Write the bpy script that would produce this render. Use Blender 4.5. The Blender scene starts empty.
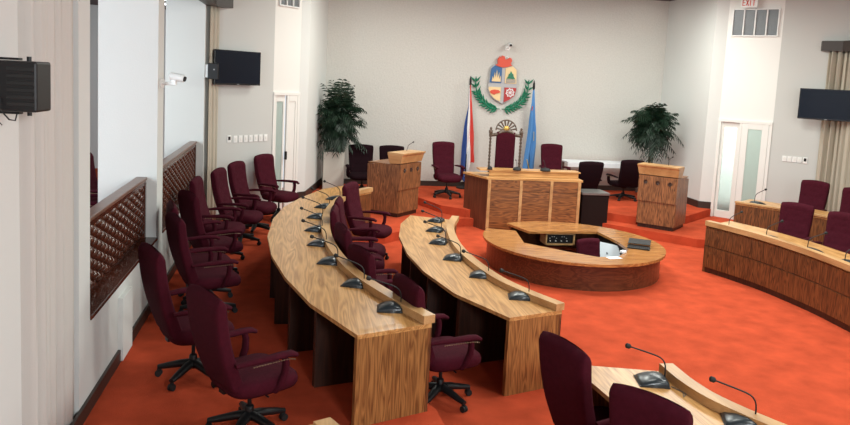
import bpy, bmesh, math, random
from mathutils import Vector, Matrix
random.seed(7)
PI = math.pi
C = bpy.context.scene.collection
D = .32      # dais level
T = .16      # outer tier level

# ------------------------------------------------------------------ materials
def mat(name, col, rough=.6, metal=0., spec=.5, bump=0., bscale=200., var=0., vscale=3., emit=None, estr=0., trans=0., sheen=0.):
    m = bpy.data.materials.new(name); m.use_nodes = True
    nt = m.node_tree; b = nt.nodes['Principled BSDF']
    b.inputs['Base Color'].default_value = (*col, 1)
    b.inputs['Roughness'].default_value = rough
    b.inputs['Metallic'].default_value = metal
    b.inputs['Specular IOR Level'].default_value = spec
    b.inputs['Transmission Weight'].default_value = trans
    b.inputs['Sheen Weight'].default_value = sheen
    tc = nt.nodes.new('ShaderNodeTexCoord')
    if var:
        n = nt.nodes.new('ShaderNodeTexNoise'); n.inputs['Scale'].default_value = vscale; n.inputs['Detail'].default_value = 6
        nt.links.new(tc.outputs['Object'], n.inputs['Vector'])
        r = nt.nodes.new('ShaderNodeValToRGB')
        r.color_ramp.elements[0].position = .3; r.color_ramp.elements[1].position = .7
        r.color_ramp.elements[0].color = (*[c*(1-var) for c in col], 1)
        r.color_ramp.elements[1].color = (*[min(1, c*(1+var)) for c in col], 1)
        nt.links.new(n.outputs['Fac'], r.inputs['Fac']); nt.links.new(r.outputs['Color'], b.inputs['Base Color'])
    if bump:
        n = nt.nodes.new('ShaderNodeTexNoise'); n.inputs['Scale'].default_value = bscale; n.inputs['Detail'].default_value = 4
        nt.links.new(tc.outputs['Object'], n.inputs['Vector'])
        bp = nt.nodes.new('ShaderNodeBump'); bp.inputs['Strength'].default_value = bump; bp.inputs['Distance'].default_value = .01
        nt.links.new(n.outputs['Fac'], bp.inputs['Height']); nt.links.new(bp.outputs['Normal'], b.inputs['Normal'])
    if emit:
        b.inputs['Emission Color'].default_value = (*emit, 1); b.inputs['Emission Strength'].default_value = estr
    return m

def wood(name, light, dark, axis='Z', scale=1., rough=.35, rings=5., rot=0., contrast=1.):
    """procedural timber: growth bands stretched along the grain plus fine pores"""
    m = bpy.data.materials.new(name); m.use_nodes = True
    nt = m.node_tree; b = nt.nodes['Principled BSDF']; L = nt.links.new
    b.inputs['Roughness'].default_value = rough
    tc = nt.nodes.new('ShaderNodeTexCoord')
    mp = nt.nodes.new('ShaderNodeMapping')
    s = {'X': (.13, 1.6, 1.6), 'Y': (1.6, .13, 1.6), 'Z': (1.6, 1.6, .13)}[axis]
    mp.inputs['Scale'].default_value = [v*scale for v in s]
    mr = nt.nodes.new('ShaderNodeMapping'); mr.inputs['Rotation'].default_value = (0, 0, rot)
    L(tc.outputs['Object'], mr.inputs['Vector']); L(mr.outputs['Vector'], mp.inputs['Vector'])
    n1 = nt.nodes.new('ShaderNodeTexNoise'); n1.inputs['Scale'].default_value = 2.2; n1.inputs['Detail'].default_value = 2; n1.inputs['Distortion'].default_value = .4
    L(mp.outputs['Vector'], n1.inputs['Vector'])
    mul = nt.nodes.new('ShaderNodeMath'); mul.operation = 'MULTIPLY'; mul.inputs[1].default_value = rings*3
    L(n1.outputs['Fac'], mul.inputs[0])
    fr = nt.nodes.new('ShaderNodeMath'); fr.operation = 'PINGPONG'; fr.inputs[1].default_value = 1.
    L(mul.outputs[0], fr.inputs[0])
    mp2 = nt.nodes.new('ShaderNodeMapping')
    s2 = {'X': (3, 90, 90), 'Y': (90, 3, 90), 'Z': (90, 90, 3)}[axis]
    mp2.inputs['Scale'].default_value = s2; L(mr.outputs['Vector'], mp2.inputs['Vector'])
    n2 = nt.nodes.new('ShaderNodeTexNoise'); n2.inputs['Scale'].default_value = 1.; n2.inputs['Detail'].default_value = 3
    L(mp2.outputs['Vector'], n2.inputs['Vector'])
    ad = nt.nodes.new('ShaderNodeMath'); ad.operation = 'MULTIPLY_ADD'; ad.inputs[1].default_value = .52*contrast; 
    L(fr.outputs[0], ad.inputs[0])
    m3 = nt.nodes.new('ShaderNodeMath'); m3.operation = 'MULTIPLY'; m3.inputs[1].default_value = .75
    L(n2.outputs['Fac'], m3.inputs[0]); L(m3.outputs[0], ad.inputs[2])
    r = nt.nodes.new('ShaderNodeValToRGB')
    r.color_ramp.elements[0].position = .18; r.color_ramp.elements[0].color = (*light, 1)
    r.color_ramp.elements[1].position = .95; r.color_ramp.elements[1].color = (*dark, 1)
    L(ad.outputs[0], r.inputs['Fac']); L(r.outputs['Color'], b.inputs['Base Color'])
    bp = nt.nodes.new('ShaderNodeBump'); bp.inputs['Strength'].default_value = .08; bp.inputs['Distance'].default_value = .002
    L(n2.outputs['Fac'], bp.inputs['Height']); L(bp.outputs['Normal'], b.inputs['Normal'])
    return m

M = {}
M['carpet'] = mat('red_carpet', (.50, .074, .031), .97, spec=.05, bump=.6, bscale=240, var=.17, vscale=3.4, sheen=0)
M['wall'] = mat('painted_wall', (.68, .69, .665), .85, spec=.2, bump=.12, bscale=60)
M['stucco'] = mat('stucco_wall', (.60, .585, .545), .95, spec=.1, bump=.9, bscale=22, var=.05, vscale=30)
M['white'] = mat('white_paint', (.78, .77, .73), .5)
M['plate'] = mat('white_plastic', (.82, .82, .80), .4)
M['ceiling'] = mat('dark_ceiling', (.10, .075, .07), .9, bump=.2, bscale=40)
M['skirt'] = mat('dark_skirting', (.035, .022, .017), .45)
M['curtain'] = mat('curtain_cloth', (.56, .53, .49), .95, spec=.1, bump=.25, bscale=300)
M['beige'] = mat('beige_curtain_cloth', (.50, .445, .36), .95, spec=.1, bump=.25, bscale=300)
M['fabric'] = mat('burgundy_fabric', (.054, .005, .012), .9, spec=.12, bump=.35, bscale=500, var=.14, vscale=25)
M['shadedfabric'] = mat('shaded_burgundy_fabric', (.011, .003, .005), .9, spec=.1)  # burgundy chair fabric with shade put into the colour
M['black'] = mat('black_plastic', (.008, .008, .009), .42, spec=.35)
M['rubber'] = mat('black_rubber', (.008, .008, .008), .7)
M['chrome'] = mat('chrome_metal', (.6, .6, .6), .2, metal=1)
M['brass'] = mat('brass_nails', (.30, .21, .13), .4, metal=.8)
M['tv'] = mat('television_black', (.008, .009, .012), .25)
M['screen'] = mat('dark_glass_screen', (.004, .007, .016), .25, spec=.25)
M['oak'] = wood('oak_top', (.76, .43, .165), (.37, .165, .045), 'Y', 2.1, .32, 5, contrast=.9)
M['oakx'] = wood('oak_top_cross', (.76, .43, .165), (.37, .165, .045), 'X', 1.0, .32, 5)
M['oakz'] = wood('oak_upright', (.47, .225, .07), (.15, .055, .016), 'Z', 3.6, .38, 6)
M['rim'] = wood('oak_rim', (.66, .40, .18), (.42, .22, .085), 'Y', .6, .35, 3)
M['teak'] = wood('teak_upright', (.30, .110, .036), (.04, .014, .006), 'Z', 4.6, .38, 6)
M['zebra'] = wood('striped_upright', (.46, .195, .075), (.055, .020, .009), 'Z', 6.5, .4, 5)
M['teakx'] = wood('teak_level', (.42, .165, .05), (.085, .03, .010), 'X', 3.6, .38, 6)
M['darkwood'] = wood('dark_wood', (.055, .020, .011), (.02, .008, .005), 'Z', 2., .4, 5)
M['cherry'] = wood('cherry_upright', (.16, .05, .022), (.06, .018, .009), 'X', 1.8, .3, 6)
M['cherryz'] = wood('cherry_tall', (.17, .055, .027), (.08, .024, .012), 'Z', 1.2, .35, 5)
M['honey'] = wood('honey_top', (.60, .285, .09), (.27, .10, .03), 'X', 2.8, .14, 5)
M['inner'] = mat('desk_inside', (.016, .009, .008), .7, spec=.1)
M['greywall'] = mat('grey_slanted_wall', (.56, .565, .54), .85, spec=.15, bump=.12, bscale=60)  # greyer tone used on both slanted television walls
M['baluster'] = mat('turned_mahogany', (.075, .021, .012), .18, var=.25, vscale=12)
M['railwood'] = mat('mahogany_rail', (.17, .085, .06), .3, var=.2, vscale=8)
M['leaf'] = mat('palm_leaf', (.009, .028, .013), .5, var=.5, vscale=9)
M['stem'] = mat('palm_stem', (.07, .05, .025), .8)
M['pot'] = mat('dark_pot', (.03, .022, .018), .5)
M['ped'] = mat('pedestal_white', (.52, .50, .44), .6)
M['greyplastic'] = mat('grey_plastic', (.022, .030, .036), .28)
M['red'] = mat('flag_red', (.60, .045, .035), .8); M['flagwhite'] = mat('flag_white', (.8, .8, .8), .8)
M['blue'] = mat('flag_blue', (.02, .06, .25), .8); M['lightblue'] = mat('flag_light_blue', (.075, .235, .52), .8)
M['yellow'] = mat('paint_yellow', (.72, .55, .10), .6); M['cream'] = mat('paint_cream', (.80, .60, .32), .6)
M['shieldblue'] = mat('paint_blue', (.03, .12, .30), .5); M['green'] = mat('paint_green', (.012, .19, .10), .45, var=.3, vscale=20)
M['shieldred'] = mat('paint_red', (.42, .03, .03), .5); M['orangered'] = mat('paint_orange_red', (.66, .075, .035), .5)
M['silver'] = mat('paint_grey', (.42, .42, .43), .4)
M['gold'] = mat('gold_paint', (.55, .36, .10), .35, metal=.7)
M['throne'] = mat('carved_dark_wood', (.10, .065, .045), .35, var=.5, vscale=40)
M['glass'] = mat('door_glass', (.80, .88, .84), .25, trans=.85); 
M['frost'] = mat('frosted_glass', (.50, .60, .55), .45, trans=.35)
M['cloth'] = mat('white_tablecloth', (.78, .79, .82), .8)
M['grey'] = mat('grey_metal', (.22, .21, .20), .35, metal=.5)
M['vent'] = mat('vent_slats', (.22, .24, .26), .5)
M['paper'] = mat('paper', (.8, .82, .86), .7)
M['palegrey'] = mat('pale_grey_laminate', (.50, .55, .60), .4)
M['exitred'] = mat('exit_red', (.7, .05, .03), .5)
M['lampglow'] = mat('lamp_glow', (.9, .9, .85), .5, emit=(1, .93, .8), estr=8)
M['tube'] = mat('tube_glow', (.9, .9, .9), .5, emit=(.9, .95, 1), estr=5)

# ------------------------------------------------------------------ mesh helpers
def obj(name, bm, m, parent=None, smooth=None, loc=None, rz=0.):
    bmesh.ops.recalc_face_normals(bm, faces=bm.faces)
    me = bpy.data.meshes.new(name); bm.to_mesh(me); bm.free()
    me.materials.append(m if not isinstance(m, str) else M[m])
    if smooth:
        for p in me.polygons: p.use_smooth = True
        try: me.set_sharp_from_angle(angle=math.radians(smooth))
        except Exception: pass
    o = bpy.data.objects.new(name, me); C.objects.link(o)
    if parent: o.parent = parent
    if loc: o.location = loc
    if rz: o.rotation_euler[2] = rz
    return o
def tag(o, label, cat, group=None, kind=None):
    o['label'] = label; o['category'] = cat
    if group: o['group'] = group
    if kind: o['kind'] = kind
    return o
def thing(name, label, cat, loc=(0, 0, 0), rz=0., group=None):
    o = bpy.data.objects.new(name, None); C.objects.link(o); o.empty_display_size = .1
    o.location = loc; o.rotation_euler[2] = rz
    return tag(o, label, cat, group)
def struct(name, bm, m, label=None, cat=None, smooth=None):
    o = obj(name, bm, m, smooth=smooth); o['kind'] = 'structure'
    if label: o['label'] = label; o['category'] = cat or 'wall'
    return o
def dup(root, loc, rz, label, group=None, cat=None):
    def cp(o, par):
        c = o.copy(); C.objects.link(c); c.parent = par
        for ch in kids[o.name]: cp(ch, c)
        return c
    kids = {}
    def walk(o):
        kids[o.name] = list(o.children)
        for ch in o.children: walk(ch)
    walk(root)
    r = cp(root, None); r.location = loc; r.rotation_euler[2] = rz; r['label'] = label
    if group: r['group'] = group
    if cat: r['category'] = cat
    return r

def box(bm, c, s, rz=0., bev=0., mtx=None):
    r = bmesh.ops.create_cube(bm, size=1.)
    vs = r['verts']
    bmesh.ops.scale(bm, vec=s, verts=vs)
    if bev:
        es = list({e for v in vs for e in v.link_edges})
        rr = bmesh.ops.bevel(bm, geom=es, offset=bev, segments=2, affect='EDGES', profile=.5)
        vs = list({v for f in rr['faces'] for v in f.verts} | {v for v in vs if v.is_valid})
    X = Matrix.Translation(c) @ Matrix.Rotation(rz, 4, 'Z')
    if mtx is not None: X = mtx @ X
    bmesh.ops.transform(bm, matrix=X, verts=vs)
    return vs
def bxo(name, c, s, m, parent=None, rz=0., bev=0.):
    bm = bmesh.new(); box(bm, c, s, rz, bev); return obj(name, bm, m, parent)
def tube(bm, pts, r, n=8, caps=True, flat=1.):
    pts = [Vector(p) for p in pts]; rs = r if isinstance(r, (list, tuple)) else [r]*len(pts)
    rings = []; prev = None
    for i, p in enumerate(pts):
        d = (pts[min(i+1, len(pts)-1)] - pts[max(i-1, 0)])
        d = d.normalized() if d.length > 1e-9 else Vector((0, 0, 1))
        if prev is None:
            u = d.cross(Vector((0, 0, 1)))
            if u.length < 1e-3: u = d.cross(Vector((0, 1, 0)))
        else:
            u = prev - d*prev.dot(d)
        u.normalize(); prev = u; v = d.cross(u)
        rings.append([bm.verts.new(p + (u*math.cos(2*PI*k/n) + v*math.sin(2*PI*k/n)*flat)*rs[i]) for k in range(n)])
    for a, b in zip(rings, rings[1:]):
        for k in range(n): bm.faces.new((a[k], a[(k+1) % n], b[(k+1) % n], b[k]))
    if caps:
        bm.faces.new(rings[0]); bm.faces.new(rings[-1])
def lathe(bm, prof, n=20, c=(0, 0, 0), mtx=None):
    rings = []
    allv = []
    for r, z in prof:
        ring = [bm.verts.new((c[0]+max(r, 1e-4)*math.cos(2*PI*k/n), c[1]+max(r, 1e-4)*math.sin(2*PI*k/n), c[2]+z)) for k in range(n)]
        rings.append(ring); allv += ring
    for a, b in zip(rings, rings[1:]):
        for k in range(n): bm.faces.new((a[k], a[(k+1) % n], b[(k+1) % n], b[k]))
    bm.faces.new(rings[0]); bm.faces.new(rings[-1])
    if mtx is not None: bmesh.ops.transform(bm, matrix=mtx, verts=allv)
def prism(bm, poly, z0, z1, holes=(), mtx=None):
    """solid between z0 and z1 over a plan polygon, with optional holes"""
    def fill(z):
        es = []; loops = []
        for lp in (poly,)+tuple(holes):
            vs = [bm.verts.new((p[0], p[1], z)) for p in lp]; loops.append(vs)
            es += [bm.edges.new((vs[i], vs[(i+1) % len(vs)])) for i in range(len(vs))]
        bmesh.ops.triangle_fill(bm, use_beauty=True, use_dissolve=True, edges=es)
        return loops
    A = fill(z0)
    if z1 is None: return
    B = fill(z1)
    for a, b in zip(A, B):
        for i in range(len(a)):
            j = (i+1) % len(a); bm.faces.new((a[i], a[j], b[j], b[i]))
    if mtx is not None:
        bmesh.ops.transform(bm, matrix=mtx, verts=[v for l in A+B for v in l])
def offset(path, d):
    out = []
    for i, p in enumerate(path):
        a = Vector(path[max(i-1, 0)][:2]); b = Vector(path[min(i+1, len(path)-1)][:2])
        t = (b-a).normalized(); n = Vector((-t.y, t.x))
        out.append((p[0]+n.x*d, p[1]+n.y*d))
    return out
def strip(bm, path, z0, z1, d0, d1):
    """upright band along a path, between the offsets d0 and d1 to its left"""
    A = offset(path, d0); B = offset(path, d1)
    prism(bm, A + B[::-1], z0, z1)
def smoothpath(pts, k=6):
    out = []
    P = [Vector(p) for p in pts]
    for i in range(len(P)-1):
        p0 = P[i-1] if i else P[i]*2-P[i+1]; p1 = P[i]; p2 = P[i+1]; p3 = P[i+2] if i+2 < len(P) else P[i+1]*2-P[i]
        for j in range(k):
            t = j/k
            out.append(tuple(.5*((2*p1)+(-p0+p2)*t+(2*p0-5*p1+4*p2-p3)*t*t+(-p0+3*p1-3*p2+p3)*t**3)))
    out.append(tuple(P[-1])); return out
def wallseg(name, a, b, z0, z1, m, thick=.12, side=1, label=None):
    bm = bmesh.new(); strip(bm, [a, b], z0, z1, 0, thick*side); return struct(name, bm, m, label)

# ------------------------------------------------------------------ camera
cam = bpy.data.cameras.new('camera'); co = bpy.data.objects.new('camera', cam); C.objects.link(co)
ps = math.radians(10.); pitch = math.radians(6.4); ro = -.051
cam.sensor_width = 36; cam.lens = 740/850*36; cam.shift_y = -(212.5-158.)/850; cam.clip_start = .05
Fv = Vector((0, math.cos(pitch), -math.sin(pitch))); Uv = Vector((0, math.sin(pitch), math.cos(pitch))); Rv = Vector((1, 0, 0))
r_ = math.cos(ro)*Rv - math.sin(ro)*Uv; u_ = math.sin(ro)*Rv + math.cos(ro)*Uv
Rz = Matrix.Rotation(-ps, 3, 'Z')
r_, u_, f_ = Rz @ r_, Rz @ u_, Rz @ Fv
mw = Matrix(((r_.x, u_.x, -f_.x), (r_.y, u_.y, -f_.y), (r_.z, u_.z, -f_.z))).to_4x4()
mw.translation = Vector((-4.538, -9.151, 2.95)); co.matrix_world = mw
bpy.context.scene.camera = co

# ------------------------------------------------------------------ room shell
CZ = 5.05
cx, cy = -.1, 1.98
hole = [(cx+1.16*math.cos(2*PI*k/40), cy+1.25*math.sin(2*PI*k/40)) for k in range(40)]
PIT = -.42
bm = bmesh.new(); prism(bm, [(-6.2, -12), (6.2, -12), (6.2, 8.3), (-6.2, 8.3)], 0, -.06, holes=(hole,))
floor = struct('floor', bm, 'carpet')
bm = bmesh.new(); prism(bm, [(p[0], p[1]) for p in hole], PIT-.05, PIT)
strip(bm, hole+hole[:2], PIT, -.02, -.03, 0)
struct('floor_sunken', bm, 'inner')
# outer tier : everything outside the outer desks' front line
rim3 = [(-3.36, -3.34), (-3.6, -2.78), (-3.86, -2.03), (-4.02, -1.15), (-4.08, -.25), (-4.05, .7), (-3.94, 1.55), (-3.78, 2.25), (-3.52, 2.9), (-3.21, 3.34)]
rim3s = smoothpath(rim3, 4)
tl = offset(rim3s, -.06)
left = [(-6.2, -12), (-3.3, -12), (-2.9, -6), (-3.28, -3.75)] + tl + [(-2.95, 3.4), (-1.6, 4.75), (-1.2, 4.95)]
right = [(1.2, 4.95), (1.6, 4.75), (2.9, 3.35)] + [(-x, y) for x, y in tl[::-1]] + [(3.28, -3.75), (2.9, -6), (3.3, -12), (6.2, -12)]
bm = bmesh.new(); prism(bm, left + right + [(6.2, 8.3), (-6.2, 8.3)], .0, T); struct('floor_tier', bm, 'carpet')
dais = [(-4.45, 5.85), (-3.9, 6.35), (-1.9, 6.4), (-1.57, 5.49), (-1.15, 5.06), (1.3, 5.2), (1.72, 5.13), (2.28, 4.62), (2.9, 5.25), (3.43, 4.76), (4.62, 5.76), (4.6, 8.2), (-4.5, 8.2)]
bm = bmesh.new(); prism(bm, dais, T, D); struct('floor_dais', bm, 'carpet')
bm = bmesh.new(); prism(bm, [(-6.3, -12.1), (6.3, -12.1), (6.3, 8.4), (-6.3, 8.4)], CZ, CZ+.1); struct('ceiling', bm, 'ceiling')

BL = (-3.9, 8.1); BR = (4.4, 8.1)
wallseg('wall_back', BL, BR, 0, CZ, 'stucco', .15, 1)
wallseg('wall_front', (-6.25, -12), (6.25, -12), 0, CZ, 'wall', .1, -1)
# left side going forward: return panel, column reveal, slanted door wall, slanted television wall
LP = [BL, (-4.33, 5.95), (-4.50, 5.82)]
DL0, DL1 = (-4.50, 5.82), (-4.99, 5.23)
TL1 = (-6.12, 4.10)
RP = [BR, (4.36, 5.86), (4.58, 5.74)]
DR0, DR1 = (4.58, 5.74), (5.31, 4.91)
TR1 = (6.30, 3.90)
bm = bmesh.new(); strip(bm, LP[:2], 0, CZ, 0, .0001) if 0 else None
prism(bm, [BL, LP[1], LP[2], (-4.75, 6.0), (-4.4, 8.2)], 0, CZ); struct('wall_left_return', bm, 'wall')
bm = bmesh.new(); prism(bm, [BR, RP[1], RP[2], (4.8, 5.95), (4.9, 8.2)], 0, CZ); struct('wall_right_return', bm, 'wall')
bm = bmesh.new()
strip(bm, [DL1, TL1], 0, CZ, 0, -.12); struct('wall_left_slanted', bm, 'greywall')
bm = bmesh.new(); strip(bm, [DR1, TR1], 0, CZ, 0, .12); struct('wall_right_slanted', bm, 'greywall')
bm = bmesh.new(); strip(bm, [(6.30, 3.9), (6.30, -12)], 0, CZ, 0, .12); struct('wall_right', bm, 'wall')

def frame(a, b):
    """local frame on a slanted wall: u along a>b, w up, out of the wall towards the room is -y local"""
    a = Vector((a[0], a[1], 0)); b = Vector((b[0], b[1], 0)); u = (b-a).normalized()
    return a, u
def onwall(a, b, s, off, z, inward):
    a_, u = frame(a, b); n = Vector((-u.y, u.x, 0))*inward
    p = a_+u*s+n*off; return Vector((p.x, p.y, z)), math.atan2(u.y, u.x)
# ---- doors in the slanted door walls
def doorway(name, a, b, ztop, inward, label, openleft):
    a_, u = frame(a, b); W = (Vector(b)-Vector(a)).length; rz = math.atan2(u.y, u.x)
    # wall above the door, recessed slightly
    bm = bmesh.new(); strip(bm, [a, b], ztop+.06, CZ, 0, -.10*inward)
    struct('wall_over_'+name, bm, 'white')
    root = thing(name, label, 'door', (a[0], a[1], T), rz); root['kind'] = 'structure'
    h = ztop-T; s = inward
    bm = bmesh.new(); box(bm, (.03, -.03*s, h/2), (.06, .1, h)); box(bm, (W-.03, -.03*s, h/2), (.06, .1, h)); box(bm, (W/2, -.03*s, h+.03), (W, .12, .06))
    obj('door_frame', bm, 'white', root)
    return root, W, h, s
dr, W, h, s = doorway('door_1', DR0, DR1, 2.27, -1, 'white double door with glass panes in the right slanted wall', True)
def leaf(root, x0, x1, y, h, gm, handle=None, name='door_leaf', st=.10, bot=.16):
    bm = bmesh.new(); w = x1-x0
    box(bm, (x0+st/2, y, h/2), (st, .045, h), bev=.004); box(bm, (x1-st/2, y, h/2), (st, .045, h), bev=.004)
    box(bm, ((x0+x1)/2, y, h-.06), (w-2*st, .045, .12)); box(bm, ((x0+x1)/2, y, bot/2), (w-2*st, .045, bot))
    l = obj(name, bm, 'white', root)
    bm = bmesh.new(); box(bm, ((x0+x1)/2, y, (h-.12+bot)/2), (w-2*st+.01, .012, h-.12-bot)); obj('glass_pane', bm, gm, l)
    if handle:
        bm = bmesh.new(); box(bm, (handle, y-.04, h*.46), (.03, .02, .22), bev=.004); tube(bm, [(handle, y-.04, h*.46), (handle, y-.08, h*.46), (handle+.1, y-.08, h*.46)], .01); obj('door_handle', bm, 'chrome', l)
    return l
leaf(dr, .07, .44, .05, h, 'glass', name='door_leaf', st=.055)
leaf(dr, .50, 1.04, .0, h, 'frost', name='door_leaf', st=.13, bot=.25)
bm = bmesh.new(); box(bm, (.47, .02, h/2), (.05, .08, h)); obj('mullion', bm, 'white', dr)
dl, W, h, s = doorway('door_2', DL1, DL0, 2.42, -1, 'cream panelled door in the left slanted wall', False)
leaf(dl, .07, .36, .03, h, 'frost', name='door_leaf', st=.05)
leaf(dl, .39, W-.07, .0, h, 'white', name='door_leaf', st=.06)
bm = bmesh.new(); box(bm, (.375, -.03, h*.48), (.03, .05, .16), bev=.005); obj('door_handle', bm, 'black', dl)
# bright lobby behind the right glass door
bm = bmesh.new(); prism(bm, [(4.4, 5.9), (6.4, 4.6), (8.5, 7.), (6.4, 9.)], T-.05, T-.0); struct('floor_lobby', bm, 'palegrey')
bm = bmesh.new(); strip(bm, [(5.0, 7.2), (7.6, 7.6), (8.2, 5.0)], T, 3.2, 0, .1); struct('wall_lobby', bm, 'white')

# baseboards
def base(name, path, z, side, hgt=.12, th=.02, m='skirt'):
    bm = bmesh.new(); strip(bm, path, z, z+hgt, 0, th*side); return struct(name, bm, m)
base('baseboard_back', [(-3.9, 8.1), (4.4, 8.1)], D, -1)
base('baseboard_left_return', LP, D, 1, .15)
base('baseboard_right_return', RP, D, -1, .15)
base('baseboard_left_slanted', [DL1, TL1], T, 1)
base('baseboard_right_slanted', [DR1, TR1], T, -1)

# ---- left wall with piers and balustraded openings
X0 = -6.1
def pier(name, y0, y1):
    bm = bmesh.new(); prism(bm, [(X0, y0), (X0, y1), (-6.74, y1), (-6.74, y0)], 0, CZ); struct(name, bm, 'wall')
pier('wall_left_pier_front', -3.42, -3.12); pier('wall_left_pier_middle', -.32, .05); pier('wall_left_pier_back', 3.95, 4.35)
bm = bmesh.new(); prism(bm, [(X0, -12), (X0, -4.60), (-6.27, -4.60), (-6.27, -3.45), (-6.42, -3.45), (-6.42, -12)], 0, CZ); struct('wall_left', bm, 'wall')
for nm, y0, y1 in (('front', -3.12, -.32), ('middle', .05, 3.95)):
    bm = bmesh.new(); prism(bm, [(X0, y0), (X0, y1), (-6.42, y1), (-6.42, y0)], 0, .88); struct('wall_left_dado_'+nm, bm, 'wall')
    bm = bmesh.new(); prism(bm, [(X0-.02, y0), (X0-.02, y1), (-6.42, y1), (-6.42, y0)], 4.15, CZ); struct('wall_left_header_'+nm, bm, 'wall')
bm = bmesh.new(); strip(bm, [(X0, -12), (X0, 3.95)], T, T+.12, 0, -.025); struct('baseboard_left', bm, 'skirt')
bm = bmesh.new(); box(bm, (X0+.02, -1.98, .47), (.05, .40, .60), bev=.004); tag(obj('wall_duct_box', bm, 'wall'), 'white boxed duct standing against the wall below the near balustrade', 'duct box')
# gallery behind
bm = bmesh.new(); prism(bm, [(-6.42, -6), (-6.42, 12), (-10, 12), (-10, -6)], .3, .4); struct('floor_gallery', bm, 'carpet')
bm = bmesh.new(); prism(bm, [(-6.25, -6), (-6.25, 12), (-10, 12), (-10, -6)], 4.15, 4.25); struct('ceiling_gallery', bm, 'ceiling')
bm = bmesh.new(); prism(bm, [(-9.6, -6), (-9.6, 12), (-9.8, 12), (-9.8, -6)], .3, 4.2); struct('wall_gallery_side', bm, 'wall')
bm = bmesh.new(); prism(bm, [(-6.25, 9), (-9.8, 9), (-9.8, 9.2), (-6.25, 9.2)], .3, 4.2); struct('wall_gallery_back', bm, 'wall')
# balusters and rails
def turned(z0, z1, half=False):
    bm = bmesh.new(); n = 6; H = (z1-z0)/n; prof = [(.012, z0)]
    if half: prof += [(.03, z0+.01), (.034, z0+.2*H), (.02, z0+.45*H)]
    for i in range(n-(1 if half else 0)):
        b = z0+i*H+(H/2 if half else 0)
        prof += [(.017, b+.004), (.036, b+.2*H), (.046, b+.5*H), (.036, b+.8*H), (.017, b+H-.004)]
    if half: prof += [(.034, z1-.2*H), (.03, z1-.01)]
    prof.append((.012, z1)); lathe(bm, prof, 12); bmesh.ops.scale(bm, vec=(.9, 1.55, 1), verts=bm.verts); return bm
XR = -6.265
def balustrade(y0, y1, label):
    root = thing('balustrade', label, 'balustrade', (XR, (y0+y1)/2, .88), 0, 'turned wooden balustrades in the left wall openings'); root.scale = (1, 1, .745)
    ym = (y0+y1)/2; L = y1-y0
    bm = bmesh.new(); box(bm, (0, 0, .975), (.12, L, .05), bev=.01); obj('handrail', bm, 'railwood', root)
    bm = bmesh.new(); box(bm, (0, 0, .915), (.09, L, .06)); obj('top_beam', bm, 'baluster', root)
    bm = bmesh.new(); box(bm, (.065, 0, .03), (.23, L, .05), bev=.008); obj('bottom_ledge', bm, 'baluster', root)
    bm = bmesh.new(); box(bm, (0, -L/2+.03, .48), (.1, .06, .86)); obj('end_post', bm, 'baluster', root)
    bm = bmesh.new(); box(bm, (0, L/2-.03, .48), (.1, .06, .86)); obj('end_post', bm, 'baluster', root)
    n = int(L/.128); first = None; second = None
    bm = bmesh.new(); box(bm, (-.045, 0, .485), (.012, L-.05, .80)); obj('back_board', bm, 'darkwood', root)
    for i in range(n):
        y = -L/2+.08+i*(L-.16)/(n-1)
        if i < 2:
            o = obj('baluster', turned(.085, .885, i == 1), 'baluster', root, smooth=60); o.location = (0, y, 0)
            if i: second = o
            else: first = o
        else:
            o = (second if i % 2 else first).copy(); C.objects.link(o); o.parent = root; o.location = (0, y, 0)
balustrade(-3.12, -.32, 'dark turned wood balustrade in the opening nearest the camera')
balustrade(.05, 3.95, 'dark turned wood balustrade in the opening farther from the camera')
# pelmets
bm = bmesh.new(); prism(bm, [(-6.1, .4), (-5.93, .4), (-5.93, 4.0), (-5.68, 4.32), (-5.8, 4.45), (-6.1, 4.3)], 3.93, 4.2); struct('trim_1', bm, 'skirt')
bm = bmesh.new(); prism(bm, [(6.28, -2), (6.28, 3.88), (5.82, 4.36), (5.78, 4.28), (5.98, 3.95), (5.98, -2)], 3.83, 4.03)
tag(obj('curtain_pelmet', bm, 'skirt'), 'dark wooden curtain pelmet on the right wall above the television', 'pelmet')
# skirting glow strip of pier duct
# ---- curtains
def curtain(name, path, z0, z1, amp, per, label):
    # resample
    P = [Vector(p) for p in path]; pts = []; acc = 0
    for a, b in zip(P, P[1:]):
        n = max(2, int((b-a).length/.012))
        for i in range(n): pts.append((a+(b-a)*i/n, (b-a).normalized(), acc+(b-a).length*i/n))
        acc += (b-a).length
    bm = bmesh.new(); rows = []
    for k in range(13):
        t = k/12; z = z0+(z1-z0)*t; row = []
        for p, d, s in pts:
            ph = 2*PI*s/per
            w = amp*(.75+.25*math.sin(3.1*s+1))*(math.sin(ph+.9*math.sin(s*5.3)+.25*math.sin(3*t))+.3*math.sin(2.3*ph+2*t+1))
            n = Vector((-d.y, d.x)); q = p+n*w; row.append(bm.verts.new((q.x, q.y, z)))
        rows.append(row)
    for a, b in zip(rows, rows[1:]):
        for i in range(len(a)-1): bm.faces.new((a[i], a[i+1], b[i+1], b[i]))
    o = obj(name, bm, 'curtain' if path[0][1] < 0 else 'beige', smooth=80)
    md = o.modifiers.new('thick', 'SOLIDIFY'); md.thickness = .004
    return tag(o, label, 'curtain', 'beige pleated curtains')
curtain('curtain', [(-6.13, -4.59), (-6.13, -3.46)], T+.02, CZ-.02, .055, .20, 'tall beige pleated curtain beside the near left loudspeaker')
curtain('curtain', [(-6.03, 4.04), (-6.0, 4.13), (-5.90, 4.26)], T+.02, 3.95, .012, .10, 'narrow beige curtain in the corner behind the left television')
curtain('curtain', [(5.90, 4.22), (6.13, 3.96), (6.16, 1.2)], T+.02, 3.84, .055, .125, 'beige pleated curtain hanging at the right wall under the dark pelmet')

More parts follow.
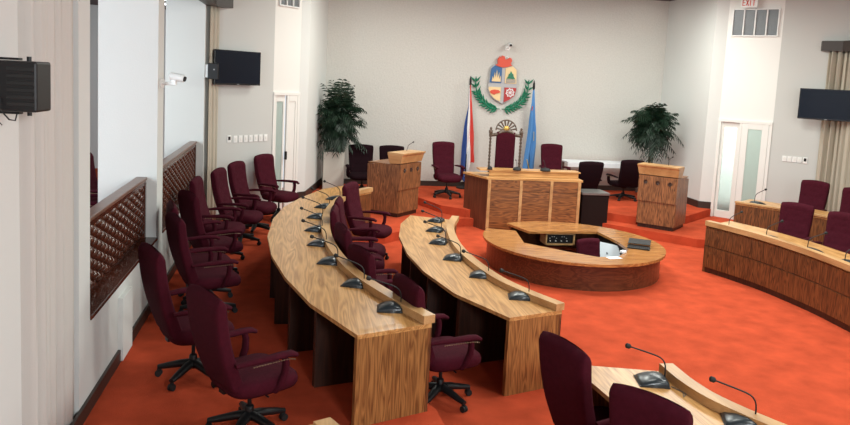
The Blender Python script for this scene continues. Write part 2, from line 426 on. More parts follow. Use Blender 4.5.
# ------------------------------------------------------------------ swivel chair
def rrect(a, b, n=32, e=3.2):
    out = []
    for k in range(n):
        t = 2*PI*k/n; c, s_ = math.cos(t), math.sin(t)
        out.append((a*math.copysign(abs(c)**(2/e), c), b*math.copysign(abs(s_)**(2/e), s_)))
    return out
def backrest_bm(z0, z1, w0, w1, th, tilt, tuft=True):
    bm = bmesh.new(); R = 26; rings = []; n = 56
    bs = [(-.13, .62), (.13, .62), (0, .74), (-.13, .86), (.13, .86), (0, .5), (-.13, .38), (.13, .38)]
    for i in range(R):
        t = i/(R-1); z = z0+(z1-z0)*t
        if t < .06: k = math.sin(PI/2*(t/.06)*.97+.03)
        elif t > .92: k = math.cos(PI/2*((t-.92)/.08)*.90)
        else: k = 1
        w = (w0+(w1-w0)*t)/2*(.94+.06*k) ; w *= 1-.05*math.exp(-((t-.12)/.12)**2)
        b = th/2*max(k, .12)*(1.12-.28*t)
        y = -math.tan(tilt)*(z-z0) - .035*math.sin(PI*t) + .02*t*t
        ring = []
        for (px, py) in rrect(w, b, n, 5.5):
            zz = z
            # crowned top
            zz += (.028*(1-(px/w)**2) if t > .5 else 0)*t**6
            yy = py
            if tuft and py > 0:
                for (bx, bt) in bs:
                    d2 = ((px-bx)**2+((t-bt)*(z1-z0))**2); yy -= .016*math.exp(-d2/.0011)
            ring.append(bm.verts.new((px, y+yy, zz)))
        rings.append(ring)
    for a, c in zip(rings, rings[1:]):
        for k in range(n): bm.faces.new((a[k], a[(k+1) % n], c[(k+1) % n], c[k]))
    bm.faces.new(rings[0]); bm.faces.new(rings[-1]); return bm, bs
def make_chair(label, group, tall=1.16, loc=(0, 0, 0), rz=0., name='swivel_chair'):
    t = thing(name, label, 'chair', loc, rz, group)
    # seat
    bm = bmesh.new(); rings = []; n = 40
    for z, k in ((.375, .78), (.385, .93), (.42, 1.), (.46, 1.01), (.49, .97), (.506, .86), (.513, .6), (.515, .2)):
        ring = []
        for (px, py) in rrect(.28*k, .285*k, n, 4):
            dz = -.02*max(0, (py-.15)/.12)**2 if py > .15 else 0
            ring.append(bm.verts.new((px, py+.03, z+dz)))
        rings.append(ring)
    for a, c in zip(rings, rings[1:]):
        for k in range(n): bm.faces.new((a[k], a[(k+1) % n], c[(k+1) % n], c[k]))
    bm.faces.new(rings[0]); bm.faces.new(rings[-1])
    obj('seat', bm, 'fabric', t, smooth=50)
    bm, bs = backrest_bm(.41, tall, .45, .515, .12, math.radians(16))
    b = obj('backrest', bm, 'fabric', t, smooth=50); b.location = (0, -.185, 0)
    for bx, bt in bs:
        bm = bmesh.new()
        z = .40+(tall-.40)*bt; y = -math.tan(math.radians(16))*(z-.40)-.035*math.sin(PI*bt)+.02*bt*bt+.06*(1.12-.28*bt)-.013
        r = bmesh.ops.create_uvsphere(bm, u_segments=8, v_segments=5, radius=.011, matrix=Matrix.Translation((bx, y, z)) @ Matrix.Diagonal((1, .5, 1, 1)))
        obj('tufting_button', bm, 'fabric', b, smooth=60)
    for s in (-1, 1):
        bm = bmesh.new()
        pts = [(s*.27, -.27, .665), (s*.285, -.17, .675), (s*.30, -.02, .682), (s*.302, .10, .685), (s*.302, .17, .680), (s*.302, .215, .660)]
        tube(bm, pts, [.026, .034, .038, .040, .038, .026], 12, flat=.62)
        a = obj('armrest', bm, 'fabric', t, smooth=60)
        bm = bmesh.new()
        for k in range(16):
            y = -.16+k*.34/15; z = .655-.02*max(0, (y-.1)/.1)**2
            bmesh.ops.create_icosphere(bm, subdivisions=1, radius=.0062, matrix=Matrix.Translation((s*.30+s*.034, y, z)))
        tube(bm, [(s*.332, -.16+k*.034, .655-.02*max(0, (-.16+k*.034-.1)/.1)**2) for k in range(11)], .002, 4)
        o = obj('nailhead_trim', bm, 'brass', a); o['label'] = 'small brass nail heads'
        bm = bmesh.new()
        tube(bm, [(s*.30, .11, .67), (s*.30, .125, .62), (s*.298, .12, .54), (s*.292, .09, .46), (s*.27, .06, .41), (s*.2, .05, .39)], [.032, .034, .036, .036, .03, .02], 10, flat=.75)
        obj('arm_support', bm, 'fabric', t, smooth=60)
    bm = bmesh.new(); lathe(bm, [(.035, .10), (.035, .2), (.028, .21), (.016, .215), (.016, .34)], 16); obj('gas_column', bm, 'black', t, smooth=40)
    bm = bmesh.new(); box(bm, (0, 0, .365), (.2, .26, .06), bev=.012); box(bm, (0, -.17, .38), (.07, .14, .03)); tube(bm, [(.08, .02, .36), (.24, .02, .355)], .008, 6); obj('tilt_mechanism', bm, 'black', t)
    leg = cast = None
    for k in range(5):
        ang = 2*PI*k/5+.3
        if leg is None:
            bm = bmesh.new()
            tube(bm, [(0, 0, .135), (.10, 0, .125), (.22, 0, .10), (.31, 0, .082)], [.044, .040, .033, .025], 10, flat=.8)
            leg = obj('base_leg', bm, 'black', t, smooth=50); leg.rotation_euler[2] = ang
            bm = bmesh.new()
            for sy in (-.014, .014):
                tube(bm, [(.305, sy-.009, .029), (.305, sy+.009, .029)], .029, 14)
            box(bm, (.30, 0, .055), (.035, .016, .03)); 
            cast = obj('caster', bm, 'rubber', leg, smooth=40)
        else:
            o = leg.copy(); C.objects.link(o); o.parent = t; o.rotation_euler[2] = ang
            c = cast.copy(); C.objects.link(c); c.parent = o
    bm = bmesh.new(); lathe(bm, [(.03, .09), (.048, .10), (.048, .155), (.03, .165)], 16); obj('base_hub', bm, 'black', t, smooth=40)
    return t
def face(dx, dy): return math.atan2(-dx, dy)
proto = None
def chair(bt, f, z, label, group, jitter=0.):
    """bt: plan point under the top of the backrest, f: direction the sitter faces"""
    global proto
    fv = Vector(f).normalized(); c = Vector(bt)+fv*.385; loc = (c.x, c.y, z); rz = face(fv.x, fv.y)
    if proto is None:
        proto = make_chair(label, group, loc=loc, rz=rz); return proto
    return dup(proto, loc, rz, label, group)
G = 'swivel chairs along the left wall'
rowL = [((-5.15, -3.80), (.84, .54), 'burgundy swivel chair at the near end of the outer left desk, closest to the left balustrade camera corner'),
        ((-5.72, -2.74), (.88, .46), ''), ((-5.79, -1.05), (.9, .42), ''), ((-5.93, -.36), (.95, .25), ''), ((-5.86, .44), (.82, .50), ''),
        ((-5.93, 1.69), (.95, -.1), ''), ((-5.72, 2.69), (.93, -.25), ''), ((-5.52, 3.59), (.9, -.4), ''), ((-5.12, 4.80), (.80, -.60), '')]
lab = ['burgundy swivel chair nearest the camera in the row behind the outer left desk',
       'burgundy swivel chair second from the camera in the left wall row',
       'burgundy swivel chair third from the camera in the left wall row',
       'burgundy swivel chair fourth in the left wall row, mostly hidden behind the third',
       'burgundy swivel chair fifth in the left wall row, its wide back turned to the camera',
       'burgundy swivel chair sixth in the left wall row, its top before the far balustrade',
       'burgundy swivel chair seventh in the left wall row, third from the door end',
       'burgundy swivel chair eighth in the left wall row, next to last before the door',
       'burgundy swivel chair farthest along the left wall row, in front of the door']
for i, ((bt, f, _), l) in enumerate(zip(rowL, lab)):
    c_ = chair(bt, f, T, l, G)
    if i == 1: c_.scale = (1, 1, 1.05)
G = 'swivel chairs behind the inner left desk'
lab = ['burgundy swivel chair farthest along between the two left desks, its seat near the lectern',
       'burgundy swivel chair second from the far end between the two left desks',
       'burgundy swivel chair third from the far end between the two left desks',
       'burgundy swivel chair fourth from the far end between the two left desks',
       'burgundy swivel chair fifth from the far end between the two left desks',
       'burgundy swivel chair nearest the camera between the two left desks']
for ((bx_, by_), f), l in zip([((-3.66, 2.62), (.85, -.45)), ((-3.93, 1.15), (.95, -.15)), ((-4.02, .50), (.98, -.1)), ((-3.98, -.68), (.98, .2)), ((-3.86, -1.78), (.93, .36)), ((-3.54, -2.92), (.95, .30))], lab):
    chair((bx_+.0, by_), f, 0, l, G)
G = 'swivel chairs behind the near desk'
chair((-2.67, -4.45), (.95, .30), 0, 'burgundy swivel chair at the far corner of the near desk', G)
chair((-2.47, -5.33), (.82, .57), 0, 'burgundy swivel chair at the near desk, cut by the bottom edge', G)
G = 'swivel chairs at the right desks'
chair((3.58, 1.58), (-.80, -.60), 0, 'burgundy tufted swivel chair behind the inner right desk, left one of the pair', G)
chair((3.80, .76), (-.88, -.46), 0, 'burgundy tufted swivel chair behind the inner right desk, cut by the right photo edge', G)
chair((5.17, 3.25), (-.86, -.51), T, 'burgundy swivel chair behind the outer right desk in front of the curtain edge', G)
chair((5.33, 2.35), (-.88, -.48), T, 'burgundy swivel chair behind the outer right desk at the right photo edge', G)
G = 'chairs on the dais'
chair((-1.31, 6.90), (.12, -1), D, 'burgundy tufted swivel chair on the dais left of the rostrum beside the striped flag', G)
chair((1.35, 7.3), (-.1, -1), D, 'burgundy swivel chair on the dais right of the light blue flag, seen above the rostrum', G)
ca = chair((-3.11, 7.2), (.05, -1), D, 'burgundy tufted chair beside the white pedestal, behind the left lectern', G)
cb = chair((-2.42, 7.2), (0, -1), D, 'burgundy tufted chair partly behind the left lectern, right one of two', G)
cc = chair((1.72, 5.75), (-.05, 1), D, 'burgundy chair, darkened for shade, standing behind the black side cabinet of the rostrum', G)
cd = chair((2.95, 6.35), (.0, 1), D, 'burgundy chair, darkened for shade, between the white table and the right lectern', G)
for q_, sz in ((ca, .87), (cb, .87), (cc, .82), (cd, .82)):
    q_.scale = (1.1, 1, sz)
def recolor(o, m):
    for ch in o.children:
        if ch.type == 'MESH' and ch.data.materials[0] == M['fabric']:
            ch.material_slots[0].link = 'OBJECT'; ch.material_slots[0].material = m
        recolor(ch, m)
for q_ in (ca, cb, cc, cd): recolor(q_, M['shadedfabric'])  # shade on these dais chairs is painted in by the darker fabric
c_ = chair((.12, 1.95), (.25, -1), PIT-.12, 'burgundy chair sunk inside the round clerk desk', 'chair in the clerk desk')
c_.location.z = PIT; c_.scale = (.85, .85, .76)

# ------------------------------------------------------------------ desks
def desk(label, group, outer, inner, z0, hd, hr, m_end='oakz', m_front='teak', groove=False, dividers=True, m_top='oak', rimw=.11, legs=None):
    """outer: polygonal sitting edge, inner: smooth edge that faces the middle of the room"""
    root = thing('curved_desk', label, 'desk', (0, 0, z0), 0, group)
    # sign: which side of 'inner' the desk lies on
    mi = Vector(inner[len(inner)//2]); mo = Vector(outer[len(outer)//2])
    t = (Vector(inner[len(inner)//2+1])-Vector(inner[len(inner)//2-1])).normalized(); nn = Vector((-t.y, t.x)); sg = 1 if (mo-mi).dot(nn) > 0 else -1
    in2 = offset(inner, sg*rimw)
    in15 = offset(inner, sg*.03)
    bm = bmesh.new(); prism(bm, outer + in15[::-1], hd-.035, hd); obj('desktop', bm, m_top, root)
    bm = bmesh.new(); prism(bm, inner + in2[::-1], hd+.002, hr); obj('rim', bm, 'rim', root)
    # curved front panel
    bm = bmesh.new(); fa = offset(inner, sg*.03); fb = offset(inner, sg*.06)
    pa = offset(inner, sg*.05)
    if groove:
        prism(bm, fa + fb[::-1], .44, hd+.0); prism(bm, offset(inner, sg*.045) + fb[::-1], .42, .44); prism(bm, fa + fb[::-1], .085, .42); 
        obj('front_panel', bm, m_front, root)
        bm = bmesh.new(); prism(bm, offset(inner, sg*.045) + fb[::-1], 0, .085); obj('plinth', bm, 'darkwood', root)
    else:
        prism(bm, fa + fb[::-1], 0, hd-.035); obj('front_panel', bm, m_front, root)
    # inside lining, dark
    # end panels and dividers
    inn_ = offset(inner, sg*.06)
    def nearest(p):
        return min(inn_, key=lambda q: (Vector(q)-Vector(p)).length)
    def panel(a, b, name, m, th=.04, inset=0.):
        a = Vector(a); b = Vector(b); d = (b-a).normalized(); n = Vector((-d.y, d.x)); a = a+d*inset
        bm = bmesh.new(); q = [a-n*th/2, b-n*th/2, b+n*th/2, a+n*th/2]
        prism(bm, [tuple(v) for v in q], 0, hd-.035); obj(name, bm, m, root)
    def endp(a, b, s):
        a = Vector(a); b = Vector(b); d = (b-a).normalized(); n = Vector((-d.y, d.x))*s
        bm = bmesh.new(); prism(bm, [tuple(a), tuple(b), tuple(b+n*.045), tuple(a+n*.045)], 0, hd-.035); o = obj('end_panel', bm, m_end, root)
        return o
    return root, in15, panel, endp, nearest
G2 = 'curved oak desks around the carpet'
out3 = [(-4.02, -3.61), (-4.37, -2.82), (-4.60, -1.99), (-4.76, -1.13), (-4.84, -.19), (-4.81, .85), (-4.68, 1.75), (-4.45, 2.54), (-4.06, 3.5), (-3.70, 3.90)]
def build_desk(label, outer, inner, z0, hd, hr, groove=False, m_front='teak', ends=(1, 1), skip=(), m_end='oakz', s=1):
    root, in15, panel, endp, nearest = desk(label, G2, outer, inner, z0, hd, hr, groove=groove, m_front=m_front, m_end=m_end)
    if ends[0]: endp(outer[0], in15[0], s)
    if ends[1]: endp(outer[-1], in15[-1], -s)
    for i in range(1, len(outer)-1):
        if i in skip: continue
        panel(outer[i], nearest(outer[i]), 'divider_panel', 'darkwood', .06, .05)
    return root
build_desk('long curved oak desk on the raised tier, outer left row', out3, rim3s, T, .76, .83, s=1)
out2 = [(-2.54, -2.76), (-2.90, -2.01), (-3.08, -1.17), (-3.15, -.35), (-3.12, .61), (-2.98, 1.45), (-2.74, 2.10)]
rim2 = smoothpath([(-1.93, -2.54), (-2.13, -2.11), (-2.30, -1.6), (-2.40, -.85), (-2.42, -.27), (-2.38, .33), (-2.27, 1.03), (-2.04, 1.75)], 5)
build_desk('curved oak desk with six microphones, inner left row', out2, rim2, 0, .76, .83, s=1)
mir = lambda L: [(-x, y) for x, y in L]
rim2r = smoothpath([(1.99, -2.54), (2.17, -2.11), (2.31, -1.6), (2.39, -.85), (2.40, -.2), (2.33, .6), (2.20, 1.15), (2.03, 1.69)], 5)
build_desk('curved oak desk with dark veneered front, inner right row', mir(out2), rim2r, 0, .76, .84, groove=True, m_front='teak', m_end='teak', s=-1)
rim3r = smoothpath([(3.5, -3.3), (4.0, -2.2), (4.35, -1.0), (4.46, 0), (4.42, .9), (4.24, 1.75), (3.85, 2.5), (3.42, 3.08)], 5)
out3r = [(4.2, -3.6), (4.8, -2.2), (5.1, -1.0), (5.2, 0), (5.15, .9), (4.95, 1.95), (4.55, 2.85), (4.05, 3.55)]
build_desk('curved oak desk on the raised tier, outer right row', out3r, rim3r, T, .75, .78, groove=False, m_front='teak', m_end='teak', s=-1)
rimB = smoothpath([(-1.61, -4.05), (-1.61, -4.38), (-1.55, -4.68), (-1.35, -5.1), (-1.0, -5.65), (-.6, -6.1)], 5)[::-1]
outB = [(-2.37, -3.86), (-2.31, -4.45), (-2.17, -5.05), (-1.88, -5.7), (-1.35, -6.45)][::-1]
build_desk('oak desk cut by the bottom edge, nearest the camera', outB, rimB, 0, .76, .83, s=1)
inC = smoothpath([(-4.29, -5.0), (-3.96, -5.66), (-3.6, -6.25), (-3.2, -6.8)], 4)[::-1]
outC = [(-4.98, -5.33), (-4.68, -6.0), (-4.3, -6.6), (-3.8, -7.25)][::-1]
build_desk('oak desk of which only a small corner shows at the bottom edge', outC, inC, T, .76, .775, s=1)

# ------------------------------------------------------------------ conference microphones
def make_mic(label, group, loc, rz, reach=.25, up=.19):
    t = thing('desk_microphone', label, 'microphone', loc, rz, group); t.scale = (1.15, 1.08, 1.12)
    bm = bmesh.new()
    # wedge body, +y = front towards the speaker, stem at the back
    prof = [(-.10, .0), (-.10, .030), (-.08, .048), (-.03, .056), (.03, .046), (.08, .027), (.10, .012), (.10, 0)]
    secs = []
    for x, k in ((-.092, .55), (-.084, .8), (-.06, .96), (0, 1.04), (.06, .96), (.084, .8), (.092, .55)):
        secs.append([bm.verts.new((x, y*(.80+.20*k), z*k)) for y, z in prof])
    for a, b in zip(secs, secs[1:]):
        for i in range(len(a)): bm.faces.new((a[i], a[(i+1) % len(a)], b[(i+1) % len(a)], b[i]))
    bm.faces.new(secs[0]); bm.faces.new(secs[-1])
    base_ = obj('microphone_base', bm, 'greyplastic', t, smooth=65)
    bm = bmesh.new(); box(bm, (0, 0, .004), (.184, .208, .008), bev=.003); obj('base_skirt', bm, 'black', base_)
    bm = bmesh.new()
    for i in range(5): box(bm, (-.03+.015*i, .045, .030), (.008, .014, .004))
    lathe(bm, [(.011, .046), (.011, .052)], 12, (.035, -.03, 0)); obj('buttons', bm, 'rubber', base_)
    bm = bmesh.new(); P0 = Vector((0, -.065, .045)); pts = []
    for i in range(15):
        u = i/14; q = max(0, u-.28)/.72
        pts.append((0, -.085+reach*(q**1.15), .045+.62*up*min(1, u/.36)**.9+.38*up*q))
    for _ in range(3): pts = [pts[0]]+[tuple((Vector(pts[i-1])+Vector(pts[i])*2+Vector(pts[i+1]))/4) for i in range(1, 14)]+[pts[-1]]
    tube(bm, pts, .0052, 6); obj('gooseneck', bm, 'rubber', t, smooth=60)
    e = Vector(pts[-1]); d = (Vector(pts[-1])-Vector(pts[-2])).normalized()
    bm = bmesh.new(); tube(bm, [e-d*.004, e+d*.006, e+d*.03, e+d*.036], [.008, .017, .017, .008], 10); obj('microphone_head', bm, 'rubber', t, smooth=50)
    return t
mproto = None
def mic(p, z, out, label, group):
    global mproto
    rz = face(out[0], out[1]); on = Vector(out).normalized(); q = -.01 if z > .9 else .04; p = (p[0]+q*on.x, p[1]+q*on.y)
    if mproto is None: mproto = make_mic(label, group, (p[0], p[1], z), rz); return
    dup(mproto, (p[0], p[1], z), rz, label, group)
ordn = ['first', 'second', 'third', 'fourth', 'fifth', 'sixth', 'seventh', 'eighth']
for i, (p, o) in enumerate(zip([(-3.70, -2.98), (-3.95, -2.24), (-4.16, -1.42), (-4.25, -.60), (-4.27, .17), (-4.24, 1.00), (-4.11, 1.78), (-3.91, 2.50)],
                  [(-.75, .1), (-.8, .3), (-.9, .25), (-.85, .3), (-.8, .35), (-.95, .3), (-.9, .4), (-.8, .5)])):
    mic(p, T+.76, o, 'grey desk microphone on the outer left desk, %s from its near end' % ordn[i], 'microphones on the outer left desk')
for i, (p, o) in enumerate(zip([(-2.22, -2.15), (-2.44, -1.37), (-2.59, -.62), (-2.61, .21), (-2.52, .96), (-2.38, 1.64)],
                  [(-.9, .2), (-.9, .3), (-.9, .3), (-.9, .35), (-.85, .4), (-.8, .5)])):
    mic(p, .76, o, 'grey desk microphone on the inner left desk, %s from its near end' % ordn[i], 'microphones on the inner left desk')
for i, (p, o) in enumerate(zip([(2.30, 1.40), (2.50, .72), (2.60, -.07), (2.64, -.75)], [(.8, .3), (.9, .2), (.9, .1), (.9, 0)])):
    mic(p, .762, o, 'black desk microphone on the inner right desk, %s from its far end' % ordn[i], 'microphones on the inner right desk')
mic((3.80, 2.95), T+.752, (.8, .3), 'lone black desk microphone on the outer right desk before the glass door', 'microphones on the outer right desk')
mic((-1.83, -4.24), .76, (-.9, .2), 'grey desk microphone on the near desk, left one', 'microphones on the near desk')
mic((-1.53, -4.90), .76, (-.85, .35), 'grey desk microphone on the near desk, cut by the bottom edge', 'microphones on the near desk')
bm = bmesh.new(); tube(bm, [(-1.76, -4.32, .764), (-1.72, -4.42, .764), (-1.76, -4.50, .764), (-1.72, -4.46, .764), (-1.70, -4.36, .764)], .004, 6)
tag(obj('microphone_cable', bm, 'grey', smooth=60), 'short grey cable coiled beside the left microphone on the near desk', 'cable')

# ------------------------------------------------------------------ round clerk desk
root = thing('round_desk', 'low round honey coloured clerk desk in the middle of the carpet', 'desk', (0, 0, 0))
def circ(rx, ry, a0, a1, n=40): return [(cx+rx*math.cos(math.radians(a0+(a1-a0)*k/n)), cy+ry*math.sin(math.radians(a0+(a1-a0)*k/n))) for k in range(n+1)]
outer_ = circ(1.43, 1.52, 146, 480, 70)
inn = [(-.62, 2.62), (.62, 2.68), (.66, 1.95), (.60, 1.38), (.24, .95), (-.10, .90), (-.46, 1.22), (-.97, 1.78), (-.84, 2.66)]
HT = .42
bm = bmesh.new(); prism(bm, outer_ + inn, HT-.04, HT); obj('desktop', bm, 'honey', root)
bm = bmesh.new(); strip(bm, circ(1.36, 1.42, 146, 480, 70), 0, HT-.04, 0, .04); obj('curved_panel', bm, 'cherry', root)
bm = bmesh.new(); strip(bm, circ(1.39, 1.45, 146, 480, 70), HT-.075, HT-.04, 0, .03); obj('apron', bm, 'cherry', root)
bm = bmesh.new(); ii = [inn[i] for i in range(9)]
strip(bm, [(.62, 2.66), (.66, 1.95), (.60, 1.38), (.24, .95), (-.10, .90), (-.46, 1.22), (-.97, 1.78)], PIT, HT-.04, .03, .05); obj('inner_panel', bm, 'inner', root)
# built-in audio rack
t = thing('audio_rack', 'wood framed rack of black audio equipment under the rear of the round desk', 'audio equipment', (0, 2.86, .045))
bm = bmesh.new()
for x, z, w, hh in ((-.02, .318, .52, .025), (-.02, .135, .52, .025), (-.27, .227, .025, .20), (.23, .227, .025, .20)): box(bm, (x, 0, z), (w, .3, hh))
obj('rack_frame', bm, 'rim', t)
bm = bmesh.new(); box(bm, (-.02, .02, .227), (.48, .26, .16), bev=.004); un = obj('audio_unit', bm, 'black', t)
bm = bmesh.new()
for i in range(7): box(bm, (-.2+.04*i+(.06 if i > 3 else 0), -.115, .262 if i % 3 else .235), (.014, .012, .008))
for i in range(4): lathe(bm, [(.010, 0), (.010, .02)], 10, mtx=Matrix.Translation((-.19+.10*i, -.11, .19)) @ Matrix.Rotation(PI/2, 4, 'X'))
obj('control_knobs', bm, 'plate', un)
# monitor sunk in the desk, papers, laptop
t = thing('desk_monitor', 'pale grey backed monitor tilted inside the round desk', 'monitor', (.50, 2.05, 0), -.95)
mt = Matrix.Rotation(math.radians(-38), 4, 'X')
bm = bmesh.new(); box(bm, (0, 0, 0), (.74, .03, .42), bev=.006, mtx=Matrix.Translation((0, 0, .17)) @ mt); b = obj('monitor_shell', bm, 'palegrey', t)
bm = bmesh.new(); box(bm, (0, .017, 0), (.70, .004, .38), mtx=Matrix.Translation((0, 0, .17)) @ mt); obj('screen', bm, 'screen', t)
bm = bmesh.new(); lathe(bm, [(.012, 0), (.012, .02)], 10, mtx=Matrix.Translation((0, 0, .17)) @ mt @ Matrix.Translation((.05, -.015, .03)) @ Matrix.Rotation(PI/2, 4, 'X')); obj('logo_disc', bm, 'black', t)
bm = bmesh.new(); box(bm, (0, .05, -.2), (.06, .06, .42)); obj('monitor_stand', bm, 'black', t)
t = thing('laptop', 'black laptop lying open on the right side of the round desk', 'laptop', (.82, 1.50, HT), -.5)
bm = bmesh.new(); box(bm, (0, 0, .012), (.34, .25, .022), bev=.004); obj('laptop_base', bm, 'black', t)
bm = bmesh.new(); box(bm, (0, .17, .045), (.34, .24, .012), bev=.003, mtx=Matrix.Rotation(math.radians(8), 4, 'X')); l = obj('laptop_lid', bm, 'black', t)
bm = bmesh.new()
for i in range(10):
    for j in range(4): box(bm, (-.135+.03*i, -.06+.03*j, .0245), (.022, .022, .003))
obj('keyboard_keys', bm, 'rubber', t)
t = tag(bxo('paper_sheet', (.12, .86, HT+.002), (.21, .12, .003), 'paper', rz=.2), 'white paper sheet on the inner edge of the round desk', 'paper')
bm = bmesh.new(); box(bm, (-.02, 1.0, HT-.06), (.5, .22, .015), rz=-.35, bev=.003); tag(obj('keyboard_tray', bm, 'black'), 'black tray beside the burgundy chair inside the round desk', 'tray')
bm = bmesh.new(); lathe(bm, [(.03, 0), (.035, .04), (.045, .09), (.04, .09), (.03, .01)], 14, (.40, 1.13, HT)) if 0 else box(bm, (.40, 1.16, HT+.02), (.10, .07, .04), rz=.6, bev=.01)
tag(obj('desk_device', bm, 'paper'), 'small white device beside the laptop on the round desk', 'device')

# ------------------------------------------------------------------ rostrum
root = thing('rostrum', 'wide wooden rostrum with light pilasters in front of the throne', 'rostrum', (0, 0, 0))
FL, FR, SL, SR = (-.86, 4.58), (1.00, 4.50), (-1.15, 5.30), (1.06, 5.35)
HR = 1.03
bm = bmesh.new(); strip(bm, [FL, FR], 0, HR-.02, 0, .04); obj('front_panel', bm, 'teakx', root)
bm = bmesh.new(); strip(bm, [SL, FL], 0, HR-.02, 0, .04); obj('side_panel', bm, 'cherryz', root)
bm = bmesh.new(); strip(bm, [FR, SR], 0, HR-.02, 0, .04); obj('side_panel', bm, 'cherryz', root)
bm = bmesh.new(); prism(bm, [(-.89, 4.555), (1.03, 4.475), (1.09, 5.37), (-1.19, 5.33)], HR-.02, HR+.02); obj('top_surface', bm, 'oakx', root)
d = (Vector(FR)-Vector(FL)).normalized(); nrm = Vector((d.y, -d.x)); L = (Vector(FR)-Vector(FL)).length
for i, s_ in enumerate((.03, .66, 1.27, L-.03)):
    p = Vector(FL)+d*s_; bm = bmesh.new()
    prism(bm, [tuple(p-d*.028), tuple(p+d*.028), tuple(p+d*.028+nrm*.03), tuple(p-d*.028+nrm*.03)], 0, HR-.02); obj('pilaster', bm, 'rim', root)
for a, b in ((.058, .632), (.688, 1.242), (1.298, L-.058)):
    p = Vector(FL)+d*a; q = Vector(FL)+d*b; bm = bmesh.new()
    for (z0, z1, o) in ((.80, HR-.03, .016), (.06, .78, .012)):
        prism(bm, [tuple(p), tuple(q), tuple(q+nrm*o), tuple(p+nrm*o)], z0, z1)
    obj('raised_panel', bm, 'teakx', root)
bm = bmesh.new(); strip(bm, [(-.80, 4.74), (1.0, 4.66)], HR+.02, HR+.13, 0, .05); strip(bm, [(-1.0, 4.73), (1.04, 4.645)], HR+.13, HR+.155, 0, .32); obj('raised_ledge', bm, 'oakx', root)
for i, (x, w_) in enumerate(((-.80, .10), (-.25, .16), (.33, .20))):
    t = thing('desk_microphone', ['black microphone base at the left end of the rostrum ledge', 'black microphone base in the middle of the rostrum ledge', 'large black microphone base on the right half of the rostrum ledge'][i], 'microphone', (x, 4.72, HR+.155), 0, 'microphones on the rostrum')
    bm = bmesh.new(); lathe(bm, [(w_*.5, 0), (w_*.52, .02), (w_*.4, .05), (w_*.15, .065)], 18); obj('microphone_base', bm, 'rubber', t, smooth=40)
    bm = bmesh.new(); tube(bm, [(0, 0, .05), (.0, .06, .14), (.01, .14, .18)], .004, 6); tube(bm, [(.01, .14, .18), (.012, .17, .185)], .011, 8); obj('gooseneck', bm, 'rubber', t)
# dark side cabinet
t = thing('side_cabinet', 'black cabinet with grey metal top edge right of the rostrum', 'cabinet', (1.43, 4.98, 0))
bm = bmesh.new(); box(bm, (0, 0, .36), (.56, .50, .72), bev=.006); obj('cabinet_body', bm, 'inner', t)
bm = bmesh.new(); box(bm, (0, -.01, .75), (.58, .52, .05), bev=.006); obj('metal_top', bm, 'grey', t)

# ------------------------------------------------------------------ throne
t = thing('throne', 'tall carved wooden throne with shell crest and burgundy back', 'throne', (-.09, 6.2, D), -.04)
z = -D
def post(x):
    bm = bmesh.new(); prof = [(.035, .30), (.035, .42)]
    n = 13
    for i in range(n):
        b0 = .42+i*.96/n; prof += [(.018, b0+.01), (.030, b0+.037), (.018, b0+.07)]
    prof += [(.036, 1.39), (.036, 1.46), (.044, 1.48), (.044, 1.52), (.02, 1.54), (.028, 1.57), (.008, 1.60)]
    lathe(bm, prof, 10, (x, 0, 0)); return bm
for x in (-.335, .335): obj('back_post', post(x), 'throne', t, smooth=50)
bm = bmesh.new(); box(bm, (0, 0, .92), (.42, .08, 1.16), bev=.03); pad = obj('back_pad', bm, 'fabric', t)
bm = bmesh.new()
for i in range(3):
    for j in range(5): bmesh.ops.create_uvsphere(bm, u_segments=8, v_segments=5, radius=.012, matrix=Matrix.Translation((-.12+.12*i, -.042, .5+.2*j)))
obj('tufting_buttons', bm, 'fabric', pad)
bm = bmesh.new()
pts = [(-.34, 0, 1.42), (-.2, 0, 1.44), (-.1, 0, 1.50), (0, 0, 1.53), (.1, 0, 1.50), (.2, 0, 1.44), (.34, 0, 1.42)]
tube(bm, pts, [.035, .04, .045, .05, .045, .04, .035], 8, flat=1.0); box(bm, (0, 0, .36), (.66, .06, .06)); obj('crest_rail', bm, 'throne', t, smooth=50)
bm = bmesh.new()
for k in range(8):
    a = PI*(k+.5)/8; c, s_ = math.cos(a), math.sin(a)
    tube(bm, [(.06*c, 0, 1.53+.06*s_), (.22*c, 0, 1.53+.22*s_)], [.012, .022], 6)
tube(bm, [(.225*math.cos(PI*k/20), 0, 1.53+.225*math.sin(PI*k/20)) for k in range(21)], .014, 8)
obj('shell_crest', bm, 'throne', t, smooth=50)
bm = bmesh.new(); bmesh.ops.create_uvsphere(bm, u_segments=16, v_segments=8, radius=.065, matrix=Matrix.Translation((0, -.02, 1.57)) @ Matrix.Diagonal((1, .5, 1, 1))); obj('rosette', bm, 'gold', t, smooth=60)
bm = bmesh.new(); box(bm, (0, -.30, .44), (.62, .58, .12), bev=.03); obj('seat', bm, 'fabric', t)
for sx in (-1, 1):
    bm = bmesh.new(); tube(bm, [(sx*.32, 0, .72), (sx*.33, -.25, .73), (sx*.33, -.55, .70)], .03, 8); tube(bm, [(sx*.33, -.5, .70), (sx*.33, -.5, 0.0)], .028, 8); obj('arm', bm, 'throne', t, smooth=50)
    bm = bmesh.new(); tube(bm, [(sx*.335, 0, 0), (sx*.335, 0, .32)], .03, 8); obj('leg', bm, 'throne', t, smooth=50)

